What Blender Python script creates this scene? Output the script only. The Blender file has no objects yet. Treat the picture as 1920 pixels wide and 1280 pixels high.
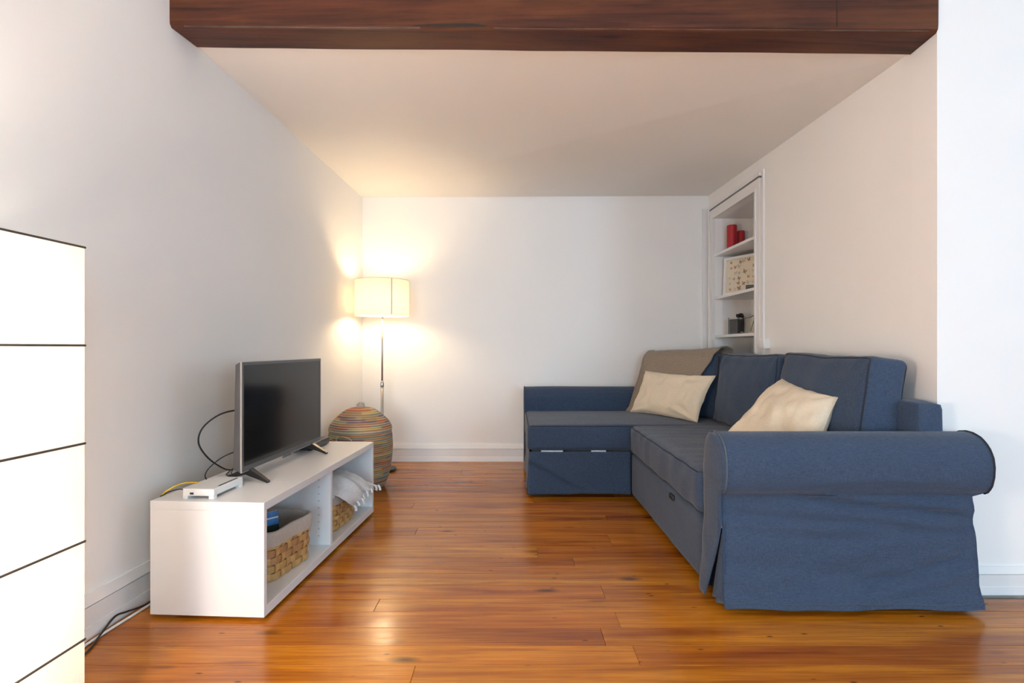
import bpy, bmesh, math, random
from mathutils import Vector, Matrix, noise
random.seed(7)
sc = bpy.context.scene
COL = sc.collection
R = math.radians

# ------------------------------------------------------------------ camera
CAM_H = 0.95
cam_d = bpy.data.cameras.new('camera'); cam = bpy.data.objects.new('camera', cam_d); COL.objects.link(cam)
cam.location = (0, 0, CAM_H); cam.rotation_euler = (R(90), 0, 0)
cam_d.sensor_width = 36; cam_d.lens = 18.75; cam_d.shift_y = 12/1920; cam_d.clip_start = 0.05
sc.camera = cam

# ------------------------------------------------------------------ world, daylight, exposure
world = bpy.data.worlds.new('sky'); sc.world = world; world.use_nodes = True
wb = world.node_tree.nodes['Background']; wb.inputs[0].default_value = (0.62, 0.78, 1.0, 1); wb.inputs[1].default_value = 1.0
sc.view_settings.view_transform = 'Standard'; sc.view_settings.look = 'None'
sc.view_settings.gamma = 1; sc.view_settings.use_curve_mapping = False
sc.view_settings.exposure = 1.30
sc.cycles.caustics_reflective = False; sc.cycles.caustics_refractive = False

def area(name, loc, rot, sx, sy, power, col):
    d = bpy.data.lights.new(name, 'AREA'); d.shape = 'RECTANGLE'; d.size = sx; d.size_y = sy
    d.energy = power; d.color = col
    o = bpy.data.objects.new(name, d); COL.objects.link(o); o.location = loc; o.rotation_euler = rot
    return o
# daylight entering the two balcony windows of the rear wall (behind the camera)
DAY = (0.47, 0.76, 1.0)
area('window_daylight_a', (4.15, -5.48, 1.30), (R(90), 0, 0), 1.15, 2.1, 76, DAY)
area('window_daylight_b', (-0.15, -5.48, 1.30), (R(90), 0, 0), 1.15, 2.1, 62, DAY)
# daylight through the side window of the front room, right of the camera
area('window_daylight_c', (5.66, 0.55, 1.40), (R(90), 0, R(90)), 1.50, 1.7, 8, DAY)

# ------------------------------------------------------------------ node helpers and materials
MATS = {}
def mat(name):
    m = bpy.data.materials.new(name); m.use_nodes = True
    nt = m.node_tree; p = nt.nodes['Principled BSDF']
    MATS[name] = m
    return m, nt, p
def N(nt, t, **kw):
    n = nt.nodes.new(t)
    for k, v in kw.items():
        if k in ('inp',):
            for a, b in v.items(): n.inputs[a].default_value = b
        else: setattr(n, k, v)
    return n
def L(nt, a, b): nt.links.new(a, b)
def coords(nt, scale=(1, 1, 1), kind='Object', rand=False):
    tc = N(nt, 'ShaderNodeTexCoord'); mp = N(nt, 'ShaderNodeMapping'); mp.inputs['Scale'].default_value = scale
    src = tc.outputs[kind]
    if rand:
        oi = N(nt, 'ShaderNodeObjectInfo'); ml = N(nt, 'ShaderNodeMath', operation='MULTIPLY'); ml.inputs[1].default_value = 57.0
        L(nt, oi.outputs['Random'], ml.inputs[0])
        ad = N(nt, 'ShaderNodeVectorMath', operation='ADD'); L(nt, src, ad.inputs[0]); L(nt, ml.outputs[0], ad.inputs[1])
        src = ad.outputs[0]
    L(nt, src, mp.inputs['Vector'])
    return mp.outputs[0]
def noise_t(nt, vec, scale, detail=4, rough=.55, dist=0):
    n = N(nt, 'ShaderNodeTexNoise'); n.inputs['Scale'].default_value = scale; n.inputs['Detail'].default_value = detail
    n.inputs['Roughness'].default_value = rough; n.inputs['Distortion'].default_value = dist
    L(nt, vec, n.inputs['Vector']); return n.outputs['Fac']
def ramp(nt, fac, stops, interp='LINEAR'):
    r = N(nt, 'ShaderNodeValToRGB'); r.color_ramp.interpolation = interp
    e = r.color_ramp.elements
    while len(e) < len(stops): e.new(0.5)
    for i, (p, c) in enumerate(stops):
        e[i].position = p; e[i].color = (c[0], c[1], c[2], 1) if not isinstance(c, (int, float)) else (c, c, c, 1)
    L(nt, fac, r.inputs['Fac']); return r.outputs['Color']
def mixc(nt, fac, a, b, blend='MIX'):
    m = N(nt, 'ShaderNodeMix', data_type='RGBA', blend_type=blend)
    for s, v in ((m.inputs[0], fac), (m.inputs[6], a), (m.inputs[7], b)):
        if hasattr(v, 'links'): L(nt, v, s)
        elif isinstance(v, (int, float)): s.default_value = v
        else: s.default_value = (v[0], v[1], v[2], 1)
    return m.outputs[2]
def bump(nt, p, h, strength=.3, dist=.002, prev=None):
    b = N(nt, 'ShaderNodeBump'); b.inputs['Strength'].default_value = strength; b.inputs['Distance'].default_value = dist
    L(nt, h, b.inputs['Height'])
    if prev is not None: L(nt, prev, b.inputs['Normal'])
    L(nt, b.outputs[0], p.inputs['Normal']); return b.outputs[0]
def simple(name, col, rough=.5, metal=0, var=.0, vscale=8, bscale=None, bstr=.15, bdist=.001, spec=.5):
    m, nt, p = mat(name)
    p.inputs['Roughness'].default_value = rough; p.inputs['Metallic'].default_value = metal
    p.inputs['Specular IOR Level'].default_value = spec
    v = coords(nt)
    f = noise_t(nt, v, vscale, 4)
    a = tuple(c*(1-var) for c in col); b = tuple(min(1, c*(1+var)) for c in col)
    L(nt, ramp(nt, f, [(.3, a), (.7, b)]), p.inputs['Base Color'])
    if bscale: bump(nt, p, noise_t(nt, v, bscale, 3), bstr, bdist)
    return m

def fabric(name, c1, c2, thread=1.0, rough=.9, sheen=.15, bstr=.35):
    m, nt, p = mat(name)
    h = noise_t(nt, coords(nt, (60*thread, 60*thread, 900*thread)), 1, 2)
    w = noise_t(nt, coords(nt, (700*thread, 700*thread, 55*thread)), 1, 2)
    ad = N(nt, 'ShaderNodeMath', operation='ADD'); L(nt, h, ad.inputs[0]); L(nt, w, ad.inputs[1])
    ml = N(nt, 'ShaderNodeMath', operation='MULTIPLY'); L(nt, ad.outputs[0], ml.inputs[0]); ml.inputs[1].default_value = .5
    L(nt, ramp(nt, ml.outputs[0], [(.36, c1), (.64, c2)]), p.inputs['Base Color'])
    p.inputs['Roughness'].default_value = rough
    p.inputs['Specular IOR Level'].default_value = .25
    p.inputs['Sheen Weight'].default_value = sheen; p.inputs['Sheen Roughness'].default_value = .5
    b = bump(nt, p, ml.outputs[0], bstr, .0012)
    bump(nt, p, noise_t(nt, coords(nt, (1, 1, 1)), 9, 4), .25, .01, b)
    return m

# walls: slightly uneven white paint
def paint(name, col):
    m, nt, p = mat(name); p.inputs['Roughness'].default_value = .62; p.inputs['Specular IOR Level'].default_value = .35
    v = coords(nt)
    L(nt, ramp(nt, noise_t(nt, v, 1.3, 5), [(.3, tuple(c*.975 for c in col)), (.7, col)]), p.inputs['Base Color'])
    b = bump(nt, p, noise_t(nt, v, 3.0, 5), .10, .02)
    bump(nt, p, noise_t(nt, v, 120, 3), .06, .002, b)
    return m
M_wall = paint('white_wall_paint', (.91, .90, .885))
M_ceil = paint('white_ceiling_paint', (.91, .895, .87))
M_trim = simple('white_gloss_trim_paint', (.82, .81, .80), .35, var=.02, vscale=3, bscale=30, bstr=.05)
M_white = simple('white_melamine', (.82, .815, .81), .32, var=.01)
M_plas_w = simple('white_plastic', (.84, .84, .83), .3, var=.01)
M_black = simple('black_plastic', (.012, .012, .013), .35, var=.1)
M_dark = simple('dark_gap', (.02, .013, .008), .8)
M_hole = simple('dark_pin_hole', (.18, .18, .19), .7)
M_pin = simple('grey_pin_hole', (.42, .42, .43), .7)

# varnished pine floor boards
def floor_mat():
    m, nt, p = mat('varnished_pine_boards')
    g = noise_t(nt, coords(nt, (.9, 17, 17), rand=True), 1.5, 7, .55, .8)
    g2 = noise_t(nt, coords(nt, (.7, 5, 5), rand=True), 1.5, 4, .5, .8)
    fine = noise_t(nt, coords(nt, (4, 160, 160), rand=True), 1.0, 4)
    c = ramp(nt, g, [(.22, (.18, .042, .003)), (.38, (.41, .128, .006)), (.56, (.58, .215, .014)), (.68, (.50, .168, .009)), (.82, (.28, .072, .004))])
    c = mixc(nt, ramp(nt, g2, [(.46, 0), (.74, .75)]), c, (.22, .042, .008))
    c = mixc(nt, ramp(nt, fine, [(.38, .30), (.58, 0)]), c, (.15, .036, .006))
    oi = N(nt, 'ShaderNodeObjectInfo')
    tint = ramp(nt, oi.outputs['Random'], [(0, (.76, .66, .60)), (.3, (1, 1.0, .95)), (.55, (.90, .80, .70)), (.8, (1.0, 1.08, .95)), (1, (1.0, .92, .78))])
    c = mixc(nt, 1.0, c, tint, 'MULTIPLY')
    # knots: sparse small dark ovals
    vo = N(nt, 'ShaderNodeTexVoronoi'); vo.inputs['Scale'].default_value = 1.0
    L(nt, coords(nt, (2.3, 7.0, .01), rand=True), vo.inputs['Vector'])
    k = ramp(nt, vo.outputs['Distance'], [(.035, 1), (.085, .55), (.15, 0)])
    sep = N(nt, 'ShaderNodeSeparateColor'); L(nt, vo.outputs['Color'], sep.inputs[0])
    on = ramp(nt, sep.outputs[0], [(.30, 0), (.40, 1)])
    km = N(nt, 'ShaderNodeMath', operation='MULTIPLY'); L(nt, k, km.inputs[0]); L(nt, on, km.inputs[1])
    c = mixc(nt, km.outputs[0], c, (.030, .010, .004))
    # small dark worm specks
    v2 = N(nt, 'ShaderNodeTexVoronoi'); v2.inputs['Scale'].default_value = 1.0
    L(nt, coords(nt, (9, 30, .01), rand=True), v2.inputs['Vector'])
    s2 = ramp(nt, v2.outputs['Distance'], [(.05, 1), (.13, 0)])
    sep2 = N(nt, 'ShaderNodeSeparateColor'); L(nt, v2.outputs['Color'], sep2.inputs[0])
    on2 = ramp(nt, sep2.outputs[0], [(.72, 0), (.78, .9)])
    k2 = N(nt, 'ShaderNodeMath', operation='MULTIPLY'); L(nt, s2, k2.inputs[0]); L(nt, on2, k2.inputs[1])
    c = mixc(nt, k2.outputs[0], c, (.04, .013, .005))
    # grey-black water stains along a few boards
    st_ = noise_t(nt, coords(nt, (1.6, 10, 1), rand=True), 1.7, 6, .7, .4)
    c = mixc(nt, ramp(nt, st_, [(.66, 0), (.74, .62)]), c, (.055, .030, .018))
    L(nt, c, p.inputs['Base Color'])
    L(nt, ramp(nt, noise_t(nt, coords(nt, (3, 9, 3), kind='Object', rand=True), 2, 4), [(.3, .15), (.7, .26)]), p.inputs['Roughness'])
    p.inputs['Specular IOR Level'].default_value = .40
    b = bump(nt, p, noise_t(nt, coords(nt, (2.0, 6, 1), rand=True), 1.6, 3), .20, .010)
    bump(nt, p, g, .05, .002, b)
    return m
M_floor = floor_mat()

def beam_mat():
    m, nt, p = mat('dark_stained_timber')
    g = noise_t(nt, coords(nt, (.7, 22, 22)), 1.8, 8, .6, .5)
    b2 = noise_t(nt, coords(nt, (1.2, 5, 5)), 1.3, 5, .6)
    c = ramp(nt, g, [(.28, (.024, .0070, .0035)), (.5, (.070, .019, .0085)), (.75, (.12, .034, .014))])
    c = mixc(nt, ramp(nt, b2, [(.45, 0), (.72, .7)]), c, (.15, .050, .013))
    vo = N(nt, 'ShaderNodeTexVoronoi'); L(nt, coords(nt, (2.6, 9, 6)), vo.inputs['Vector']); vo.inputs['Scale'].default_value = 1
    sep = N(nt, 'ShaderNodeSeparateColor'); L(nt, vo.outputs['Color'], sep.inputs[0])
    k = N(nt, 'ShaderNodeMath', operation='MULTIPLY'); L(nt, ramp(nt, vo.outputs['Distance'], [(.06, 1), (.17, 0)]), k.inputs[0]); L(nt, ramp(nt, sep.outputs[0], [(.5, 0), (.6, .85)]), k.inputs[1])
    c = mixc(nt, k.outputs[0], c, (.012, .006, .005))
    L(nt, c, p.inputs['Base Color']); p.inputs['Roughness'].default_value = .5; p.inputs['Specular IOR Level'].default_value = .3
    bump(nt, p, g, .4, .004)
    return m
M_beam = beam_mat()

M_sofa = fabric('blue_grey_melange_weave', (.020, .039, .078), (.056, .087, .146))
M_pipe = simple('dark_seam_piping', (.020, .024, .032), .9)
M_pipe_l = simple('grey_cover_piping', (.075, .092, .115), .9)
M_cream = fabric('cream_cotton', (.68, .585, .44), (.82, .72, .57), 1.2, .9, .1, .2)
M_throw = fabric('taupe_woven_throw', (.20, .158, .118), (.34, .275, .215), .8, .95, .2, .6)
M_grey_throw = fabric('pale_grey_throw', (.56, .56, .56), (.78, .78, .78), .8, .95, .2, .5)
M_liner = fabric('beige_linen_liner', (.44, .38, .32), (.58, .51, .44), 1.0, .95, .1, .3)
M_rail = simple('pale_frame_rail', (.62, .70, .85), .5, var=.2, vscale=12)

def chip_mat():
    m, nt, p = mat('woven_wood_chip')
    g = noise_t(nt, coords(nt, (30, 30, 30), rand=True), 1.0, 5, .6)
    oi = N(nt, 'ShaderNodeObjectInfo')
    t = ramp(nt, oi.outputs['Random'], [(0, (.58, .33, .11)), (.5, (.72, .45, .17)), (1, (.50, .26, .11))])
    L(nt, mixc(nt, ramp(nt, g, [(.35, .0), (.75, .5)]), t, (.30, .13, .045)), p.inputs['Base Color'])
    p.inputs['Roughness'].default_value = .5
    bump(nt, p, noise_t(nt, coords(nt, (60, 60, 300)), 1, 3), .2, .001)
    return m
M_chip = chip_mat()

def coil_mat():
    # hand-stitched coils: every coil row takes thread colours that change around the basket; pale stitches between
    m, nt, p = mat('multicolour_coiled_fibre')
    tc = N(nt, 'ShaderNodeTexCoord'); sp = N(nt, 'ShaderNodeSeparateXYZ'); L(nt, tc.outputs['Object'], sp.inputs[0])
    def M1(op, a, b=None):
        n = N(nt, 'ShaderNodeMath', operation=op)
        for i, v in enumerate((a, b)):
            if v is None: continue
            if hasattr(v, 'links'): L(nt, v, n.inputs[i])
            else: n.inputs[i].default_value = v
        return n.outputs[0]
    zr = M1('DIVIDE', sp.outputs['Z'], COIL)
    row = M1('FLOOR', M1('ADD', zr, 100.0))
    ang = M1('ARCTAN2', sp.outputs['Y'], sp.outputs['X'])
    sec = M1('FLOOR', M1('ADD', M1('MULTIPLY', ang, .9), M1('MULTIPLY', row, .37)))
    cb = N(nt, 'ShaderNodeCombineXYZ'); L(nt, row, cb.inputs[0]); L(nt, sec, cb.inputs[1])
    wn = N(nt, 'ShaderNodeTexWhiteNoise', noise_dimensions='2D'); L(nt, cb.outputs[0], wn.inputs['Vector'])
    pal = ramp(nt, wn.outputs['Value'], [(0, (.38, .16, .05)), (.16, (.34, .21, .07)), (.30, (.42, .12, .045)), (.42, (.22, .22, .14)),
              (.54, (.48, .33, .07)), (.64, (.11, .15, .18)), (.74, (.40, .20, .065)), (.84, (.20, .11, .11)), (.92, (.28, .30, .18))], 'CONSTANT')
    st = M1('FRACT', M1('ADD', M1('MULTIPLY', ang, 22.0), M1('MULTIPLY', row, .5)))
    zf = M1('FRACT', zr)
    near = M1('GREATER_THAN', M1('ABSOLUTE', M1('SUBTRACT', zf, .5)), .27)
    stm = M1('MULTIPLY', M1('LESS_THAN', st, .42), near)
    cb2 = N(nt, 'ShaderNodeCombineXYZ'); L(nt, row, cb2.inputs[0]); L(nt, M1('FLOOR', M1('MULTIPLY', ang, 1.6)), cb2.inputs[1]); cb2.inputs[2].default_value = 3
    wn2 = N(nt, 'ShaderNodeTexWhiteNoise', noise_dimensions='3D'); L(nt, cb2.outputs[0], wn2.inputs['Vector'])
    stm = M1('MULTIPLY', stm, M1('ADD', .25, M1('MULTIPLY', wn2.outputs['Value'], .75)))
    L(nt, mixc(nt, stm, pal, (.78, .73, .64)), p.inputs['Base Color'])
    p.inputs['Roughness'].default_value = .75
    bump(nt, p, st, .5, .002)
    return m
COIL = 0.0135
M_coil = coil_mat()
M_twine = simple('natural_twine', (.50, .43, .34), .9, var=.3, vscale=120, bscale=300, bstr=.5)
M_steel = simple('brushed_steel', (.48, .46, .44), .33, 1, var=.05)
M_silver = simple('silver_bezel', (.56, .57, .58), .28, .9, var=.05)
M_bezel = simple('grey_bezel', (.14, .14, .145), .35, .6, var=.05)
M_screen = simple('black_glossy_screen', (.006, .0055, .005), .12, var=.1)
M_wire = simple('dark_lamp_wire', (.05, .042, .036), .6)
M_red = simple('red_candle_wax', (.42, .008, .016), .45, var=.08, vscale=20)
M_yellow = simple('yellow_cable', (.78, .56, .03), .4, var=.05)
M_cblack = simple('black_cable', (.014, .014, .015), .45)
M_cwhite = simple('white_cable', (.80, .79, .77), .4)
M_paper_p = simple('cream_print_paper', (.74, .66, .52), .6, var=.05)
M_bfa = simple('brown_butterfly_ink', (.30, .18, .10), .7, var=.3, vscale=60)
M_bfb = simple('rust_butterfly_ink', (.48, .26, .13), .7, var=.3, vscale=60)
M_bfc = simple('grey_butterfly_ink', (.50, .45, .37), .7, var=.3, vscale=60)
M_sand = simple('grey_pebble_filling', (.16, .155, .165), .8, var=.4, vscale=80)
M_plant = simple('dark_dried_plant', (.030, .024, .022), .8, var=.4, vscale=60)
M_blue = simple('blue_magazine_cover', (.03, .16, .42), .35, var=.5, vscale=18)
M_mag2 = simple('dark_green_photo_print', (.02, .035, .03), .35, var=.6, vscale=40)
M_page = simple('magazine_paper', (.7, .7, .68), .6)

def glass(name, col):
    m, nt, p = mat(name)
    p.inputs['Base Color'].default_value = (*col, 1); p.inputs['Roughness'].default_value = .03
    p.inputs['Transmission Weight'].default_value = 1; p.inputs['IOR'].default_value = 1.45
    return m
M_glass = glass('clear_glass', (.93, .94, .94))

def shade_mat(name, col, trans=.55):
    m, nt, p = mat(name); out = nt.nodes['Material Output']
    d = N(nt, 'ShaderNodeBsdfDiffuse'); t = N(nt, 'ShaderNodeBsdfTranslucent'); mx = N(nt, 'ShaderNodeMixShader')
    f = noise_t(nt, coords(nt, (40, 40, 4)), 3, 4)
    c = ramp(nt, f, [(.3, tuple(x*.95 for x in col)), (.7, col)])
    L(nt, c, d.inputs[0]); L(nt, c, t.inputs[0]); mx.inputs[0].default_value = trans
    L(nt, d.outputs[0], mx.inputs[1]); L(nt, t.outputs[0], mx.inputs[2]); L(nt, mx.outputs[0], out.inputs[0])
    nt.nodes.remove(p); return m
M_shade = shade_mat('cream_lampshade_fabric', (.78, .71, .60), .22)
M_paper = shade_mat('white_rice_paper', (.93, .91, .86), .55)
def emis(name, col, s):
    m, nt, p = mat(name)
    p.inputs['Emission Color'].default_value = (*col, 1); p.inputs['Emission Strength'].default_value = s
    p.inputs['Base Color'].default_value = (.9, .9, .9, 1); return m
WARM = (1.0, .78, .53)
M_bulb = emis('lit_bulb', WARM, 12)
M_fill_globe = emis('glowing_fill_globe', (1.0, .81, .65), 54)  # emitter of the added fill globe

# ------------------------------------------------------------------ mesh helpers
W = {}          # world matrix of every object built
def link(o, parent, Mw):
    COL.objects.link(o); W[o.name] = Mw
    if parent is not None:
        o.parent = parent; o.matrix_local = W[parent.name].inverted() @ Mw
    else: o.matrix_world = Mw
    return o
def tag(o, label=None, cat=None, group=None, kind=None):
    if label: o['label'] = label
    if cat: o['category'] = cat
    if group: o['group'] = group
    if kind: o['kind'] = kind
    return o
def thing(name, loc, label, cat, rz=0, group=None):
    o = bpy.data.objects.new(name, None); o.empty_display_size = .05
    link(o, None, Matrix.Translation(loc) @ Matrix.Rotation(rz, 4, 'Z'))
    return tag(o, label, cat, group)
def mk(name, geo, m, parent=None, T=None, smooth=False, rot=None):
    """geo = (verts, faces) in world space, or in the space T; origin goes to the centre of its bounds"""
    vs, fs = geo
    vs = [Vector(v) for v in vs]
    base = T if T is not None else Matrix.Identity(4)
    lo = [min(v[i] for v in vs) for i in range(3)]; hi = [max(v[i] for v in vs) for i in range(3)]
    c = Vector([(a+b)/2 for a, b in zip(lo, hi)])
    me = bpy.data.meshes.new(name); me.from_pydata([v-c for v in vs], [], fs); me.update()
    if smooth: me.polygons.foreach_set('use_smooth', [True]*len(me.polygons))
    for x in (m if isinstance(m, (list, tuple)) else [m]): me.materials.append(x)
    o = bpy.data.objects.new(name, me)
    return link(o, parent, base @ Matrix.Translation(c))
def structure(name, geo, m, parent=None, **k):
    o = mk(name, geo, m, parent, **k)
    if parent is None: o['kind'] = 'structure'
    return o
def join(*gs):
    V, F = [], []
    for v, f in gs:
        n = len(V); V += list(v); F += [tuple(i+n for i in q) for q in f]
    return V, F
def bm_geo(bm):
    bm.verts.index_update(); g = ([v.co.copy() for v in bm.verts], [tuple(v.index for v in f.verts) for f in bm.faces]); bm.free(); return g
def xf(geo, M): return [M @ Vector(v) for v in geo[0]], geo[1]
def box(a, b):
    x0, y0, z0 = a; x1, y1, z1 = b
    v = [(x0,y0,z0),(x1,y0,z0),(x1,y1,z0),(x0,y1,z0),(x0,y0,z1),(x1,y0,z1),(x1,y1,z1),(x0,y1,z1)]
    return v, [(0,3,2,1),(4,5,6,7),(0,1,5,4),(1,2,6,5),(2,3,7,6),(3,0,4,7)]
def hexa(p):
    """8 points: bottom loop ccw then top loop"""
    return list(p), [(0,3,2,1),(4,5,6,7),(0,1,5,4),(1,2,6,5),(2,3,7,6),(3,0,4,7)]
def rbox(a, b, r=.003, seg=2):
    bm = bmesh.new(); bmesh.ops.create_cube(bm, size=1)
    for v in bm.verts:
        v.co = Vector([(a[i]+b[i])/2 + v.co[i]*(b[i]-a[i]) for i in range(3)])
    bmesh.ops.bevel(bm, geom=list(bm.edges), offset=r, segments=seg, affect='EDGES', profile=.5)
    return bm_geo(bm)
def smooth_path(P, n=8, closed=False):
    P = [Vector(p) for p in P]; out = []; k = len(P)
    rng = range(k if closed else k-1)
    for i in rng:
        g = (lambda j: P[j % k]) if closed else (lambda j: P[max(0, min(k-1, j))])
        a, b, c, d = g(i-1), g(i), g(i+1), g(i+2)
        for s in range(n):
            t = s/n
            out.append(.5*((2*b)+(c-a)*t+(2*a-5*b+4*c-d)*t*t+(3*b-a-3*c+d)*t**3))
    if not closed: out.append(P[-1])
    return out
def tube(path, r, n=8, closed=False):
    path = [Vector(p) for p in path]; k = len(path); V, F = [], []
    prev = None
    for i, p in enumerate(path):
        a = path[(i-1) % k] if closed or i > 0 else path[i]; b = path[(i+1) % k] if closed or i < k-1 else path[i]
        t = (b-a).normalized() if (b-a).length > 1e-9 else Vector((0, 0, 1))
        if prev is None:
            u = t.orthogonal().normalized()
        else:
            u = prev - t*prev.dot(t)
            u = u.normalized() if u.length > 1e-6 else t.orthogonal().normalized()
        prev = u; w = t.cross(u)
        rr = r(i/(k-1)) if callable(r) else r
        for j in range(n):
            an = 2*math.pi*j/n; V.append(p + u*math.cos(an)*rr + w*math.sin(an)*rr)
    for i in range(k if closed else k-1):
        for j in range(n):
            a = i*n+j; b = i*n+(j+1) % n; i2 = (i+1) % k
            F.append((a, b, i2*n+(j+1) % n, i2*n+j))
    if not closed:
        F.append(tuple(range(n-1, -1, -1))); F.append(tuple((k-1)*n+j for j in range(n)))
    return V, F
def lathe(prof, n=48, c=(0, 0, 0), cap=True):
    V, F = [], []
    for r, z in prof:
        for j in range(n):
            a = 2*math.pi*j/n; V.append((c[0]+r*math.cos(a), c[1]+r*math.sin(a), c[2]+z))
    for i in range(len(prof)-1):
        for j in range(n):
            F.append((i*n+j, i*n+(j+1) % n, (i+1)*n+(j+1) % n, (i+1)*n+j))
    if cap:
        F.append(tuple(range(n-1, -1, -1))); F.append(tuple((len(prof)-1)*n+j for j in range(n)))
    return V, F
def grid(fn, nu, nv):
    V = [fn(i/nu, j/nv) for i in range(nu+1) for j in range(nv+1)]
    F = [(i*(nv+1)+j, (i+1)*(nv+1)+j, (i+1)*(nv+1)+j+1, i*(nv+1)+j+1) for i in range(nu) for j in range(nv)]
    return V, F
def thicken(geo, t):
    """give an open sheet real thickness along its vertex normals"""
    bm = bmesh.new(); vs = [bm.verts.new(v) for v in geo[0]]
    for f in geo[1]: bm.faces.new([vs[i] for i in f])
    bm.normal_update(); bmesh.ops.recalc_face_normals(bm, faces=list(bm.faces))
    bmesh.ops.solidify(bm, geom=list(bm.faces), thickness=t)
    return bm_geo(bm)
def nz(p, s, seed=0): return noise.noise(Vector((p[0]*s+seed*7.3, p[1]*s-seed*3.1, p[2]*s+seed*1.7)))

def soft_box(half, r, puff=(0, 0, 0), cuts=18, wr=.004, ws=7, seed=0, extra=None):
    """upholstered block: rounded edges, domed faces, light wrinkles. returns geo and its deform function"""
    hx, hy, hz = half
    def deform(p):
        p = Vector(p)
        q = Vector((p.x/hx, p.y/hy, p.z/hz))
        f = [max(0, 1-min(1, abs(c))**2) for c in q]
        d = Vector((puff[0]*f[1]*f[2]*q.x, puff[1]*f[0]*f[2]*q.y, puff[2]*f[0]*f[1]*q.z))
        o = p + d
        n = q.normalized()
        o += n*wr*(nz(p, ws, seed)+.5*nz(p, ws*2.3, seed+3))
        if extra: o = extra(o, q)
        return o
    bm = bmesh.new(); bmesh.ops.create_cube(bm, size=2)
    bmesh.ops.subdivide_edges(bm, edges=list(bm.edges), cuts=cuts, use_grid_fill=True)
    for v in bm.verts:
        # crowd rings of verts towards the edges
        c = Vector([math.copysign(abs(t)**.75, t) if abs(t) < 1 else t for t in v.co])
        p = Vector((c.x*hx, c.y*hy, c.z*hz))
        inn = Vector([max(-(h-r), min(h-r, t)) for t, h in zip(p, half)])
        d = p - inn
        if d.length > 1e-9: p = inn + d.normalized()*r
        v.co = deform(p)
    return bm_geo(bm), deform
def box_loop(half, r, axis, side, n=10):
    """path of the piping round one face of a soft_box"""
    k = r*.7071; ax = [i for i in range(3) if i != axis]
    a = half[ax[0]]-r; b = half[ax[1]]-r; rr = k; P = []
    cr = max(r, .03)
    a2 = a+k-cr; b2 = b+k-cr
    for sx, sy, st in ((1, 1, 0), (-1, 1, 90), (-1, -1, 180), (1, -1, 270)):
        cx, cy = sx*a2, sy*b2
        for s in range(n+1):
            an = R(st+90*s/n); u = cx+cr*math.cos(an); w = cy+cr*math.sin(an)
            p = [0, 0, 0]; p[ax[0]] = u; p[ax[1]] = w; p[axis] = side*(half[axis]-r+k); P.append(Vector(p))
    # densify the straight runs
    out = []
    for i in range(len(P)):
        a_, b_ = P[i], P[(i+1) % len(P)]; m_ = max(1, int((b_-a_).length/.035))
        for s in range(m_): out.append(a_.lerp(b_, s/m_))
    return out

# ------------------------------------------------------------------ the setting
YB = 4.48                      # back wall
def lwx(y): return -1.49 + .0524*y      # left wall plane, three degrees off square
XR = 1.65                      # alcove right wall
YF = 2.07                      # wall facing the camera at the right
YREAR = -5.4; XO = 5.6; ZC = 2.85

# floor: dark sub-floor slab, each board a part
floor = structure('floor', box((-1.75, YREAR, -.06), (XO, YB, -.022)), M_dark)
rows = []; y = YB
wd = random.Random(3)
near_lines = [1.597, 1.703, 1.813, 1.923, 2.021, 2.14, 2.25, 2.32, 2.42, 2.547]
edges = [YB]
while edges[-1]-near_lines[-1] > .17: edges.append(edges[-1]-wd.uniform(.098, .125))
edges += near_lines[::-1]
while edges[-1] > YREAR+.12: edges.append(edges[-1]-wd.uniform(.10, .122))
joints = {1.703: [.30], 1.597: [.385], 2.021: [.355], 2.14: [], 1.923: [-.5, 1.2], 1.813: [.37]}
for a, b in zip(edges[:-1], edges[1:]):
    x1 = XR if b >= YF-.06 else XO
    x0 = lwx(b)
    js = joints.get(b)
    if js is None:
        js = []
        lo_, hi_ = (1.4, 3.0) if b > .9 else (3.0, 4.6)
        xx = x0 + wd.uniform(.7, 3.2)
        while xx < x1-.5: js.append(xx); xx += wd.uniform(lo_, hi_)
    cuts = [x0]+[j for j in js if x0 < j < x1]+[x1]
    for p, q in zip(cuts[:-1], cuts[1:]):
        dz = wd.uniform(-.0006, 0)
        g = .0005
        e = .0008
        V = [(p+g, b+g, -.02), (q-g, b+g, -.02), (q-g, a-g, -.02), (p+g, a-g, -.02),
             (p+g, b+g, dz-e), (q-g, b+g, dz-e), (q-g, a-g, dz-e), (p+g, a-g, dz-e),
             (p+g+e, b+g+e, dz), (q-g-e, b+g+e, dz), (q-g-e, a-g-e, dz), (p+g+e, a-g-e, dz)]
        F = [(0,3,2,1),(0,1,5,4),(1,2,6,5),(2,3,7,6),(3,0,4,7),(4,5,9,8),(5,6,10,9),(6,7,11,10),(7,4,8,11),(8,9,10,11)]
        mk('plank', (V, F), M_floor, floor)

# left wall (one long plane to behind the camera)
structure('wall_left', hexa([(lwx(YREAR)-.12, YREAR, -.05), (lwx(YREAR), YREAR, -.05), (lwx(YB), YB, -.05), (lwx(YB)-.12, YB, -.05),
                             (lwx(YREAR)-.12, YREAR, ZC), (lwx(YREAR), YREAR, ZC), (lwx(YB), YB, ZC), (lwx(YB)-.12, YB, ZC)]), M_wall)
structure('wall_back', box((lwx(YB)-.12, YB, -.05), (XR+.4, YB+.12, 2.6)), M_wall)
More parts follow.
